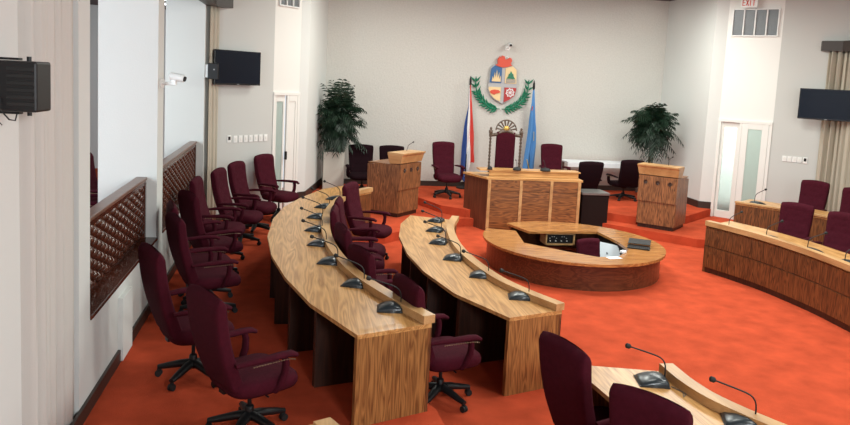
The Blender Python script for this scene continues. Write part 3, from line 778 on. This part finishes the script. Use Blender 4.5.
# ------------------------------------------------------------------ lecterns
def lectern(loc, rz, label):
    """front face towards local -y, width along x, depth along +y"""
    t = thing('lectern', label, 'lectern', loc, rz, 'wooden lecterns flanking the rostrum'); t.scale = (1, 1, 1.15)
    W, Dp, H = .76, .78, 1.10
    bm = bmesh.new()
    box(bm, (0, .02, .69), (W, .04, .44)); box(bm, (0, .045, .28), (W-.04, .04, .42)); obj('front_panel', bm, 'zebra', t)
    for sx in (-1, 1):
        bm = bmesh.new(); prof = [(0.04, .07), (Dp, .07), (Dp, .86), (.04, .91)]
        vs = [[bm.verts.new((sx*(W/2-.001)-sx*k, y, z)) for y, z in prof] for k in (.03, 0)]
        bm.faces.new(vs[0]); bm.faces.new(vs[1])
        for i in range(4): bm.faces.new((vs[0][i], vs[0][(i+1) % 4], vs[1][(i+1) % 4], vs[1][i]))
        obj('side_panel', bm, 'zebra', t)
    bm = bmesh.new(); box(bm, (0, .40, .035), (W-.06, .70, .07)); obj('plinth', bm, 'darkwood', t)
    bm = bmesh.new()
    prof = [(-.0, .925), (-.04, 1.055), (-.07, 1.075), (-.075, 1.10), (.30, 1.10), (.30, 1.07), (.26, .905)]
    vs = [[bm.verts.new((x*(1+.07*max(0, min(1, (z-.9)/.15))), y, z)) for y, z in prof] for x in (-W/2, W/2)]
    bm.faces.new(vs[0]); bm.faces.new(vs[1])
    for i in range(7): bm.faces.new((vs[0][i], vs[0][(i+1) % 7], vs[1][(i+1) % 7], vs[1][i]))
    obj('flared_top', bm, 'rim', t)
    bm = bmesh.new(); box(bm, (0, .52, .885), (W-.02, .50, .025)); obj('reading_shelf', bm, 'teakx', t)
    for x in (-.24, 0, .24):
        bm = bmesh.new()
        for k in range(8):
            a = 2*PI*k/8; tube(bm, [(x, -.001, .80), (x+.035*math.cos(a), -.002, .80+.035*math.sin(a))], [.006, .014], 5)
        obj('carved_rosette', bm, 'darkwood', t)
    bm = bmesh.new(); tube(bm, [(.12, .2, 1.10), (.13, .17, 1.2), (.20, .12, 1.25)], .005, 6); tube(bm, [(.20, .12, 1.25), (.225, .105, 1.262)], .011, 8); obj('gooseneck_microphone', bm, 'rubber', t)
    return t
lectern((-2.28, 5.17, T), face(-.755, .655), 'striped wooden lectern left of the rostrum, its side panel towards the camera')
lectern((2.46, 4.20, T), face(.70, .71), 'striped wooden lectern right of the rostrum with carved rosettes in front of the palm')

# ------------------------------------------------------------------ plants
def palm(loc, zc, rad, zr, label, trunk):
    t = thing('potted_palm', label, 'plant', loc)
    bm = bmesh.new(); st = bmesh.new()
    for i in range(210):
        az = random.uniform(0, 2*PI); el = random.uniform(-.75, 1.35)
        start = Vector((random.gauss(0, .06), random.gauss(0, .06), zc+random.uniform(-.45, .25)*zr))
        L = rad*random.uniform(.6, 1.12); d = Vector((math.cos(az)*math.cos(el), math.sin(az)*math.cos(el)*.75, math.sin(el)*zr/rad*.95))
        pts = []
        for k in range(9):
            u = k/8; p = start+d*L*u+Vector((0, 0, -.32*L*u*u*(1.15-abs(el)*.3))); pts.append(p)
        tube(st, pts, [.006*(1-.7*k/8) for k in range(9)], 4)
        for k in range(2, 9):
            p = pts[k]; tg = (pts[k]-pts[k-1]).normalized(); sd = tg.cross(Vector((0, 0, 1)))
            if sd.length < .1: sd = Vector((1, 0, 0))
            sd.normalize()
            for s_ in (-1, 1):
                ll = .20*math.sin(PI*(.18+.70*k/8))+.05; dr = (sd*s_*.75+tg*.65+Vector((0, 0, -.38+random.uniform(-.15, .1)))).normalized()
                w = tg.cross(dr).cross(dr).normalized()*.014
                a = p; b = p+dr*ll*.5; c = p+dr*ll+Vector((0, 0, -.03))
                v = [bm.verts.new(a), bm.verts.new(b+w), bm.verts.new(c), bm.verts.new(b-w)]
                bm.faces.new(v)
    o = obj('foliage', bm, 'leaf', t); o2 = obj('fronds', st, 'leaf', t)
    bm = bmesh.new()
    for k in range(5):
        a = 2*PI*k/5; tube(bm, [(.05*math.cos(a), .05*math.sin(a), trunk), (.03*math.cos(a+1), .03*math.sin(a), zc-.2), (.05*math.cos(a+1), .05*math.sin(a+1), zc+.15)], [.018, .014, .01], 6)
    obj('trunk', bm, 'stem', t, smooth=60)
    bm = bmesh.new(); lathe(bm, [(.12, trunk-.28), (.15, trunk-.02), (.165, trunk), (.14, trunk), (.12, trunk-.06)], 24); obj('pot', bm, 'pot', t, smooth=40)
    return t
palm((3.62, 6.85, D), 1.78, .56, .62, 'dark green potted palm behind the right lectern', .38)
palm((-3.45, 7.05, D), 1.62, .56, .72, 'dark green potted palm on the white pedestal in the left corner', .86) if 0 else None
t = palm((-3.60, 7.25, D), 1.66, .52, .85, 'dark green potted palm on the white pedestal in the left corner', 1.13)
t = thing('plant_pedestal', 'tall white square pedestal under the left palm', 'pedestal', (-3.70, 7.3, D))
bm = bmesh.new(); box(bm, (0, 0, .425), (.46, .46, .85), bev=.008); obj('pedestal_body', bm, 'ped', t)
bm = bmesh.new(); box(bm, (-.28, 0, 0), (.001, .001, .001)); bm.free()
bm = bmesh.new(); lathe(bm, [(.10, 0), (.10, .03), (.035, .05), (.035, 1.85), (.05, 1.87), (.02, 1.92)], 16); o = obj('floor_pole', bm, 'black', smooth=40); o.location = (-3.82, 7.75, D)
tag(o, 'slim black floor pole standing in the corner left of the pedestal', 'pole')

# white table on the dais
t = thing('white_table', 'long white cloth covered table against the back wall, right side', 'table', (2.85, 7.65, D)); t.scale = (1, 1, 1.06)
bm = bmesh.new(); box(bm, (0, 0, .705), (2.1, .55, .03), bev=.004); box(bm, (0, -.275, .66), (2.1, .01, .10)); obj('tabletop', bm, 'cloth', t)
for sx in (-1, 1):
    for sy in (-1, 1): bm = bmesh.new(); box(bm, (sx*.98, sy*.22, .345), (.05, .05, .69)); obj('leg', bm, 'grey', t)

# ------------------------------------------------------------------ flags
def flagpole(loc, h, label, cloth):
    t = thing('flag_on_pole', label, 'flag', loc, 0, 'flags beside the throne')
    bm = bmesh.new(); tube(bm, [(0, 0, 0), (0, 0, h)], .014, 10); obj('pole', bm, 'rubber', t, smooth=60)
    bm = bmesh.new(); lathe(bm, [(.014, h-.04), (.03, h-.02), (.026, h+.10), (.012, h+.16), (.002, h+.19)], 12); obj('finial', bm, 'rubber', t, smooth=60)
    bm = bmesh.new(); lathe(bm, [(.20, 0), (.20, .025), (.06, .05), (.03, .08)], 24); obj('base', bm, 'black', t, smooth=30)
    for (name, m, L, R_) in cloth:
        # L, R_: lists of (x, z) down the left and right border of this strip
        bm = bmesh.new(); rows = []; n = len(L)
        K = 4; 
        for i in range((n-1)*K+1):
            a = i/K; j = min(int(a), n-2); f = a-j; f = f
            l = Vector(L[j])*(1-f)+Vector(L[j+1])*f; r = Vector(R_[j])*(1-f)+Vector(R_[j+1])*f
            row = []
            for k in range(13):
                u = k/12; p = l*(1-u)+r*u; y = -.03+.035*math.sin(p.x*46+1.5*math.sin(p.y*3))*min(1, i/6); row.append(bm.verts.new((p.x, y, p.y)))
            rows.append(row)
        for a, b in zip(rows, rows[1:]):
            for k in range(12): bm.faces.new((a[k], a[k+1], b[k+1], b[k]))
        o = obj(name, bm, m, t, smooth=80); md = o.modifiers.new('thick', 'SOLIDIFY'); md.thickness = .006
    return t
# heights below are above the dais
bl = [(-.02, 2.35), (-.03, 1.95), (-.09, 1.50), (-.12, 1.0), (-.13, .35), (-.12, .25)]
b1 = [(-.02, 2.35), (-.02, 1.95), (-.03, 1.45), (-.01, .9), (.03, .25), (-.02, .15)]
w1 = [(-.015, 2.40), (.005, 1.95), (.045, 1.45), (.075, 1.0), (.09, .60), (.06, .50)]
r1 = [(.005, 2.46), (.07, 1.95), (.12, 1.45), (.165, 1.0), (.19, .66), (.185, .62)]
flagpole((-.55, 7.85, D), 2.48, 'red white and blue flag draped on a pole left of the throne',
    [('blue_stripe', 'blue', bl, b1), ('white_stripe', 'flagwhite', b1[:-1]+[(-.05, .30)], w1), ('red_stripe', 'red', [(-.01, 2.44)]+w1[1:-1]+[(.06, .64)], r1)])
la = [(-.03, 2.38), (-.05, 2.0), (-.07, 1.5), (-.11, 1.0), (-.15, .55), (-.17, .36)]
lb = [(.01, 2.42), (.06, 2.0), (.11, 1.5), (.13, 1.0), (.13, .6), (.09, .32)]
t = flagpole((1.00, 7.85, D), 2.45, 'light blue flag with yellow stripes draped on a pole right of the throne', [('blue_cloth', 'lightblue', la, lb)])
def fstrip(name, m, pts, w):
    bm = bmesh.new(); tube(bm, [(x, -.075, z) for x, z in pts], w, 6, flat=.4); obj(name, bm, m, t)
fstrip('yellow_stripe', 'yellow', [(-.08, .75), (-.03, .58), (.03, .42)], .018); fstrip('yellow_stripe', 'yellow', [(.05, 1.42), (.06, 1.2)], .012)
fstrip('red_star', 'orangered', [(-.02, 2.02), (-.035, 1.92)], .018)

# ------------------------------------------------------------------ coat of arms on the back wall
EX, EZ = .275, 2.80
root = thing('coat_of_arms', 'painted coat of arms with shield, red lion and green wreath on the back wall', 'coat of arms', (EX, 8.1, EZ))
def plate(poly, y, th, m, name, par, bev=0):
    bm = bmesh.new()
    prism(bm, [(x, z) for x, z in poly], 0, th, mtx=Matrix(((1, 0, 0, 0), (0, 0, -1, y), (0, 1, 0, 0), (0, 0, 0, 1))))
    return obj(name, bm, m, par)
def clipx(poly, x0, x1, z0, z1):
    def clip(P, f):
        out = []
        for i in range(len(P)):
            a, b = P[i], P[(i+1) % len(P)]; fa, fb = f(a), f(b)
            if fa >= 0: out.append(a)
            if fa*fb < 0: s_ = fa/(fa-fb); out.append((a[0]+(b[0]-a[0])*s_, a[1]+(b[1]-a[1])*s_))
        return out
    for f in (lambda p: p[0]-x0, lambda p: x1-p[0], lambda p: p[1]-z0, lambda p: z1-p[1]): poly = clip(poly, f)
    return poly
sh = [(-.30, .38), (-.22, .46), (-.02, .40), (.02, .40), (.22, .46), (.32, .38), (.33, .1), (.34, -.10), (.30, -.24), (.18, -.34), (.02, -.42), (-.16, -.34), (-.28, -.24), (-.34, -.10), (-.32, .1)]
big = [(x*1.05+.0, z*1.05) for x, z in sh]
shield = plate(big, -.03, .05, 'silver', 'shield', root)
plate(clipx(sh, -.5, -.04, .05, .6), -.08, .02, 'shieldblue', 'blue_quarter', shield)
plate(clipx(sh, .05, .5, .05, .6), -.08, .02, 'cream', 'yellow_quarter', shield)
plate(clipx(sh, -.5, -.04, -.6, -.05), -.08, .02, 'cream', 'cream_quarter', shield)
plate(clipx(sh, .05, .5, -.6, -.05), -.08, .02, 'shieldred', 'red_quarter', shield)
aloe = [(-.28, .08), (-.26, .20), (-.235, .13), (-.215, .30), (-.185, .16), (-.165, .36), (-.14, .16), (-.105, .30), (-.10, .13), (-.065, .22), (-.06, .08)]
plate(aloe, -.10, .015, 'cream', 'aloe_plant', shield)
plate([(.08, .16), (.12, .22), (.13, .27), (.16, .29), (.18, .34), (.21, .29), (.24, .27), (.25, .22), (.29, .16)], -.10, .02, 'green', 'green_hill', shield)
bm = bmesh.new()
for k in range(3): box(bm, (.19, -.105, .135-.03*k), (.24, .01, .012))
obj('sea_waves', bm, 'shieldblue', shield)
plate([(-.31, -.17), (-.28, -.13), (-.2, -.11), (-.1, -.12), (-.06, -.15), (-.06, -.18), (-.14, -.2), (-.2, -.23), (-.27, -.21)], -.10, .02, 'orangered', 'clasped_hands', shield)
bm = bmesh.new(); gc = (.19, -.17)
tube(bm, [(gc[0]+.085*math.cos(2*PI*k/20), -.10, gc[1]+.085*math.sin(2*PI*k/20)) for k in range(21)], .012, 6)
for k in range(8):
    a = 2*PI*k/8; tube(bm, [(gc[0], -.10, gc[1]), (gc[0]+.085*math.cos(a), -.10, gc[1]+.085*math.sin(a))], .008, 5)
    tube(bm, [(gc[0]+.09*math.cos(a+.2), -.10, gc[1]+.09*math.sin(a+.2)), (gc[0]+.112*math.cos(a+.2), -.10, gc[1]+.112*math.sin(a+.2))], .013, 5)
obj('cogwheel', bm, 'flagwhite', shield)
lion = [(-.21, .47), (-.15, .50), (-.16, .60), (-.11, .68), (-.08, .64), (-.06, .70), (.0, .68), (.03, .60), (.08, .62), (.12, .66), (.17, .64), (.19, .58), (.16, .52), (.20, .47), (.10, .44), (.0, .42), (-.1, .43)]
plate(lion, -.05, .07, 'orangered', 'lion_crest', root)
bm = bmesh.new(); tube(bm, [(.06+.05*math.cos(a*.5), -.10, .63+.05*math.sin(a*.5)) for a in range(0, 9)], .01, 6); obj('crest_ribbon', bm, 'flagwhite', root)
bm = bmesh.new()
for s_ in (-1, 1):
    br = []
    for k in range(16):
        u = k/15; a = math.radians(-96+s_*0-u*0); th = -PI/2+s_*(.05+u*1.62); R = .50+.08*u
        br.append(Vector((R*math.cos(th)*1.12+.0, -.05, R*math.sin(th)*1.10-.02)))
    tube(bm, [tuple(p) for p in br], .010, 5)
    for k in range(1, 16):
        if k % 2 == 0 and k > 11: continue
        p = br[k]; tg = (br[k]-br[k-1]).normalized()
        for q in (-1, 1, 0):
            for extra in (0,):
                ang = q*(.75+.25*extra)+random.uniform(-.12, .12); ca, sa = math.cos(ang), math.sin(ang)
                dr = Vector((tg.x*ca-tg.z*sa, random.uniform(-.25, .0), tg.x*sa+tg.z*ca)); dr.normalize()
                pp = p-tg*.018*extra; l = (.19 if q else .15)*random.uniform(.85, 1.1); sd = Vector((-dr.z, 0, dr.x))*.026
                v = [bm.verts.new(pp), bm.verts.new(pp+dr*l*.45+sd), bm.verts.new(pp+dr*l), bm.verts.new(pp+dr*l*.45-sd)]
                v2 = bm.verts.new(pp+dr*l*.5+Vector((0, -.02, 0)))
                for i in range(4): bm.faces.new((v[i], v[(i+1) % 4], v2))
obj('laurel_wreath', bm, 'green', root)
# camera above the emblem
def cctv(loc, rz, label, wallm=0):
    t = thing('security_camera', label, 'security camera', loc, rz, 'white security cameras')
    bm = bmesh.new(); box(bm, (0, 0, 0), (.03, .10, .10), bev=.004); tube(bm, [(0.01, 0, 0), (.16, 0, 0)], .018, 8); obj('bracket', bm, 'plate', t)
    bm = bmesh.new(); tube(bm, [(.10, 0, .09), (.12, 0, .09), (.26, 0, .065), (.27, 0, .063)], [.03, .045, .045, .038], 14); box(bm, (.15, 0, .03), (.05, .04, .08)); obj('camera_body', bm, 'plate', t, smooth=40)
    bm = bmesh.new(); tube(bm, [(.268, 0, .0635), (.285, 0, .060)], .030, 14); obj('lens', bm, 'rubber', t, smooth=40)
    return t
cctv((-6.09, -.15, 2.70), -.25, 'white security camera on the pillar between the two balustrades')
cctv((.36, 8.088, 3.68), -PI/2, 'small white security camera above the coat of arms')

# ------------------------------------------------------------------ televisions, speakers, plates, vent, sign
def tv(a, b, s0, off, z, inward, label):
    p, rz = onwall(a, b, s0, off, z, inward)
    t = thing('wall_television', label, 'television', p, rz+(PI if inward*1 > 0 else 0), 'flat televisions on the slanted walls')
    bm = bmesh.new(); box(bm, (0, 0, 0), (1.04, .05, .61), bev=.006); obj('television_casing', bm, 'tv', t)
    bm = bmesh.new(); box(bm, (0, -.0265, .008), (1.0, .003, .565)); obj('screen', bm, 'screen', t)
    bm = bmesh.new(); box(bm, (0, .06, 0), (.35, .08, .3)); obj('wall_bracket', bm, 'black', t)
    bm = bmesh.new(); box(bm, (0, -.027, -.29), (.05, .004, .01)); obj('badge', bm, 'silver', t)
    return t
tv(DL1, TL1, .98, .12, 2.905, 1, 'black flat television on the left slanted wall')
tv((5.43, 4.32), (6.08, 3.51), .52, .0, 2.765, -1, 'black flat television on the right slanted wall, partly over the curtain')
t = thing('wall_loudspeaker', 'black ribbed loudspeaker on the left wall nearest the camera', 'loudspeaker', (-5.955, -4.95, 2.785), math.radians(-4), 'wall mounted loudspeakers')
bm = bmesh.new(); box(bm, (0.005, 0, 0), (.20, .19, .262), bev=.012); body = obj('speaker_cabinet', bm, 'black', t)
bm = bmesh.new()
for k in range(6): box(bm, (.025, -.098, -.09+.036*k), (.135, .008, .020), bev=.002)
obj('ribbed_panel', bm, 'rubber', body)
bm = bmesh.new(); box(bm, (-.11, 0, 0), (.03, .12, .16)); box(bm, (-.075, -.02, .14), (.14, .05, .012)); box(bm, (-.075, -.02, -.14), (.14, .05, .012)); lathe(bm, [(.012, .13), (.012, .155)], 10, (.03, 0, 0)); lathe(bm, [(.012, -.155), (.012, -.13)], 10, (.03, 0, 0)); obj('bracket', bm, 'black', t)
bm = bmesh.new(); tube(bm, [(-.07, -.10, -.06), (-.06, -.13, -.12), (-.02, -.12, -.17), (-.0, -.10, -.175), (.005, -.09, -.14)], .004, 6); tube(bm, [(-.08, -.10, -.04), (-.1, -.13, -.15), (-.06, -.11, -.2)], .0025, 6); obj('cable', bm, 'rubber', t)
t = thing('wall_loudspeaker', 'small black loudspeaker on the pillar in front of the left television', 'loudspeaker', (-5.95, 3.9, 2.83), 0, 'wall mounted loudspeakers')
bm = bmesh.new(); box(bm, (0, 0, 0), (.17, .16, .27), bev=.01); obj('speaker_cabinet', bm, 'black', t)
bm = bmesh.new(); box(bm, (-.105, .0, .0), (.04, .08, .22)); obj('bracket', bm, 'plate', t)
bm = bmesh.new(); lathe(bm, [(.012, 0), (.012, .004)], 10, mtx=Matrix.Translation((.02, -.08, .03)) @ Matrix.Rotation(PI/2, 4, 'X')); obj('badge', bm, 'silver', t)

def plate_at(a, b, s0, z, inward, w, hh, label, cat, grp, name, m='plate', dark=False):
    p, rz = onwall(a, b, s0, .008, z, inward)
    bm = bmesh.new(); box(bm, (0, 0, 0), (w, .012, hh), bev=.002)
    if not dark:
        t = thing(name, label, cat, p, rz+(PI if inward > 0 else 0), grp)
        obj('cover_plate', bm, m, t); bm = bmesh.new(); box(bm, (0, -.009, 0), (w*.4, .008, hh*.45), bev=.001); obj('rocker', bm, 'white', t)
    else:
        t = thing(name, label, cat, p, rz+(PI if inward > 0 else 0), grp)
        obj('cover_plate', bm, m, t); bm = bmesh.new(); box(bm, (.0, -.009, hh*.1), (w*.55, .01, hh*.5), bev=.001); obj('display', bm, 'black', t)
Lw = (Vector(TL1)-Vector(DL1)).length
for i in range(7):
    plate_at(DL1, TL1, .17+.1215*(6-i), 1.62, 1, .085, .125, 'white switch plate on the left slanted wall, %s counting from the control panel' % ordn[i], 'switch plate', 'switch plates on the left slanted wall', 'switch_plate')
plate_at(DL1, TL1, .17+.1215*7+.02, 1.63, 1, .085, .125, 'white control panel with dark display left of seven switch plates', 'control panel', 'wall control panels', 'control_panel', dark=True)
for i in range(4):
    plate_at(DR1, TR1, .29+.095*i, 1.60, -1, .085, .115, 'white switch plate on the right slanted wall, %s from the door' % ordn[i], 'switch plate', 'switch plates on the right slanted wall', 'switch_plate')
plate_at(DR1, TR1, .29+.095*4+.01, 1.60, -1, .085, .125, 'white control panel with dark display on the right slanted wall', 'control panel', 'wall control panels', 'control_panel', dark=True)
# ventilation grilles over the doors
def grille(a, b, s0, w, z0, z1, inward, label, n):
    p, rz = onwall(a, b, s0, .0, (z0+z1)/2, inward)
    t = thing('ventilation_grille', label, 'ventilation grille', p, rz+(PI if inward > 0 else 0), 'ventilation grilles above the doors')
    hh = z1-z0
    bm = bmesh.new(); box(bm, (0, .0, 0), (w, .01, hh)); obj('backing', bm, 'vent', t)
    bm = bmesh.new()
    for k in range(n+1): box(bm, (-w/2+w*k/n, -.02, 0), (.025, .04, hh+.02))
    box(bm, (0, -.02, hh/2), (w, .04, .025)); box(bm, (0, -.02, -hh/2), (w, .04, .025)); obj('grille_frame', bm, 'plate', t)
    bm = bmesh.new()
    for k in range(22): box(bm, (0, -.014, -hh/2+hh*(k+.5)/22), (w-.02, .016, .006))
    o = obj('louvres', bm, 'grey', t); o['kind'] = 'stuff'
grille(DR0, DR1, .56, .92, 4.12, 4.68, -1, 'grey ventilation grille of four sections above the glass door', 4)
grille(DL1, DL0, .38, .56, 4.12, 4.68, -1, 'grey ventilation grille above the left cream door', 3)
p, rz = onwall(DR0, DR1, .44, .14, 4.80, -1)
t = thing('exit_sign', 'white sign with red EXIT lettering above the grille', 'exit sign', p, rz)
bm = bmesh.new(); box(bm, (0, 0, 0), (.34, .05, .20), bev=.005); obj('sign_box', bm, 'plate', t)
bm = bmesh.new(); box(bm, (0, .02, .14), (.04, .03, .12)); obj('mount', bm, 'plate', t)
def exit_letters():
    bm = bmesh.new(); h_ = .13; w = .055; s_ = .014; y = -.028
    def bar(x, z, w_, hh): box(bm, (x, y, z), (w_, .006, hh))
    x = -.105
    bar(x-w/2+s_/2, 0, s_, h_); [bar(x, zz, w, s_) for zz in (-h_/2+s_/2, 0, h_/2-s_/2)]
    x = -.035
    for sg in (-1, 1): tube(bm, [(x-sg*w/2, y, -h_/2), (x+sg*w/2, y, h_/2)], .008, 4)
    bar(.025, 0, s_, h_)
    x = .095; bar(x, h_/2-s_/2, w+.015, s_); bar(x, 0, s_, h_)
    return bm
obj('lettering', exit_letters(), 'exitred', t)
# gallery seats glimpsed through the opening, and the downlight
for k, (gx, gy) in enumerate(((-7.15, 1.2), (-7.2, 2.1))):
    o = dup(proto, (gx, gy, .40), face(1, -.2), ['burgundy chair in the gallery glimpsed left of the near pillar', 'second burgundy chair in the gallery behind the first'][k], 'chairs in the gallery')
for k, (x, y) in enumerate(((-7.3, 4.6), (-7.3, 5.6), (-7.3, 6.8))):
    t = thing('tube_light', 'bright tube light on the dark gallery ceiling, %s from the pillar' % ordn[k], 'ceiling light', (x, y, 4.13), 0, 'tube lights in the gallery')
    bm = bmesh.new(); box(bm, (0, 0, 0), (1.0, .16, .04)); obj('housing', bm, 'plate', t)
    bm = bmesh.new(); box(bm, (0, 0, -.025), (.94, .10, .02)); obj('diffuser', bm, 'tube', t)
t = thing('ceiling_downlight', 'small round downlight at the ceiling near the right rear corner', 'ceiling light', (3.7, 7.55, CZ))
bm = bmesh.new(); lathe(bm, [(.10, -.015), (.12, -.012), (.12, 0)], 20); obj('trim_ring', bm, 'plate', t)
bm = bmesh.new(); lathe(bm, [(.08, -.02), (.085, -.016)], 20); obj('diffuser', bm, 'lampglow', t)

# ------------------------------------------------------------------ light
def area(name, loc, tgt, sx, sy, e, col):
    l = bpy.data.lights.new(name, 'AREA'); l.shape = 'RECTANGLE'; l.size = sx; l.size_y = sy; l.energy = e; l.color = col
    o = bpy.data.objects.new(name, l); C.objects.link(o); o.location = loc
    o.rotation_euler = (Vector(tgt)-Vector(loc)).to_track_quat('-Z', 'Y').to_euler(); return o
for i, (x, y, e) in enumerate(((-1.6, -2, 85), (2.2, -2, 145), (-1.2, 2, 135), (2.2, 2, 145), (-2.2, 5.0, 130), (2.4, 5.0, 130), (0, -6, 110), (3.8, -5, 90))):
    area('ceiling_panel', (x, y, CZ-.04), (x, y, 0), 1.3, 1.3, e, (.97, 1, .93))
area('gallery_daylight', (-9.3, -4.5, 2.6), (-6.5, 2, 2.2), 2.4, 2.6, 260, (.80, .92, 1))
area('gallery_daylight', (-9.3, 2.2, 2.6), (-6.4, 4.0, 2.4), 2.4, 2.6, 120, (.80, .94, 1))
area('rear_fill', (-2.2, -11.6, 3.6), (-6.1, -4.6, 2.4), 1.4, 1.4, 330, (.90, .97, 1))  # lamp added to brighten the near left wall, no window there
area('lobby_daylight', (6.4, 6.6, 2.9), (6.0, 6.4, 0), 1.2, 1.2, 130, (.93, 1, .97))
area('rear_fill', (4.5, -10.5, 3.2), (0, 4, 1.2), 4.5, 2.2, 170, (.95, .97, 1))  # broad fill lamp behind the camera, no window modelled
w = bpy.data.worlds.new('world'); bpy.context.scene.world = w; w.use_nodes = True
w.node_tree.nodes['Background'].inputs['Color'].default_value = (.85, .92, 1, 1); w.node_tree.nodes['Background'].inputs['Strength'].default_value = 1.0
sc = bpy.context.scene
sc.view_settings.view_transform = 'Standard'; sc.view_settings.look = 'None'; sc.view_settings.gamma = 1; sc.view_settings.use_curve_mapping = False
sc.view_settings.exposure = 0.09
try: sc.cycles.max_bounces = 8; sc.cycles.use_denoising = True
except Exception: pass
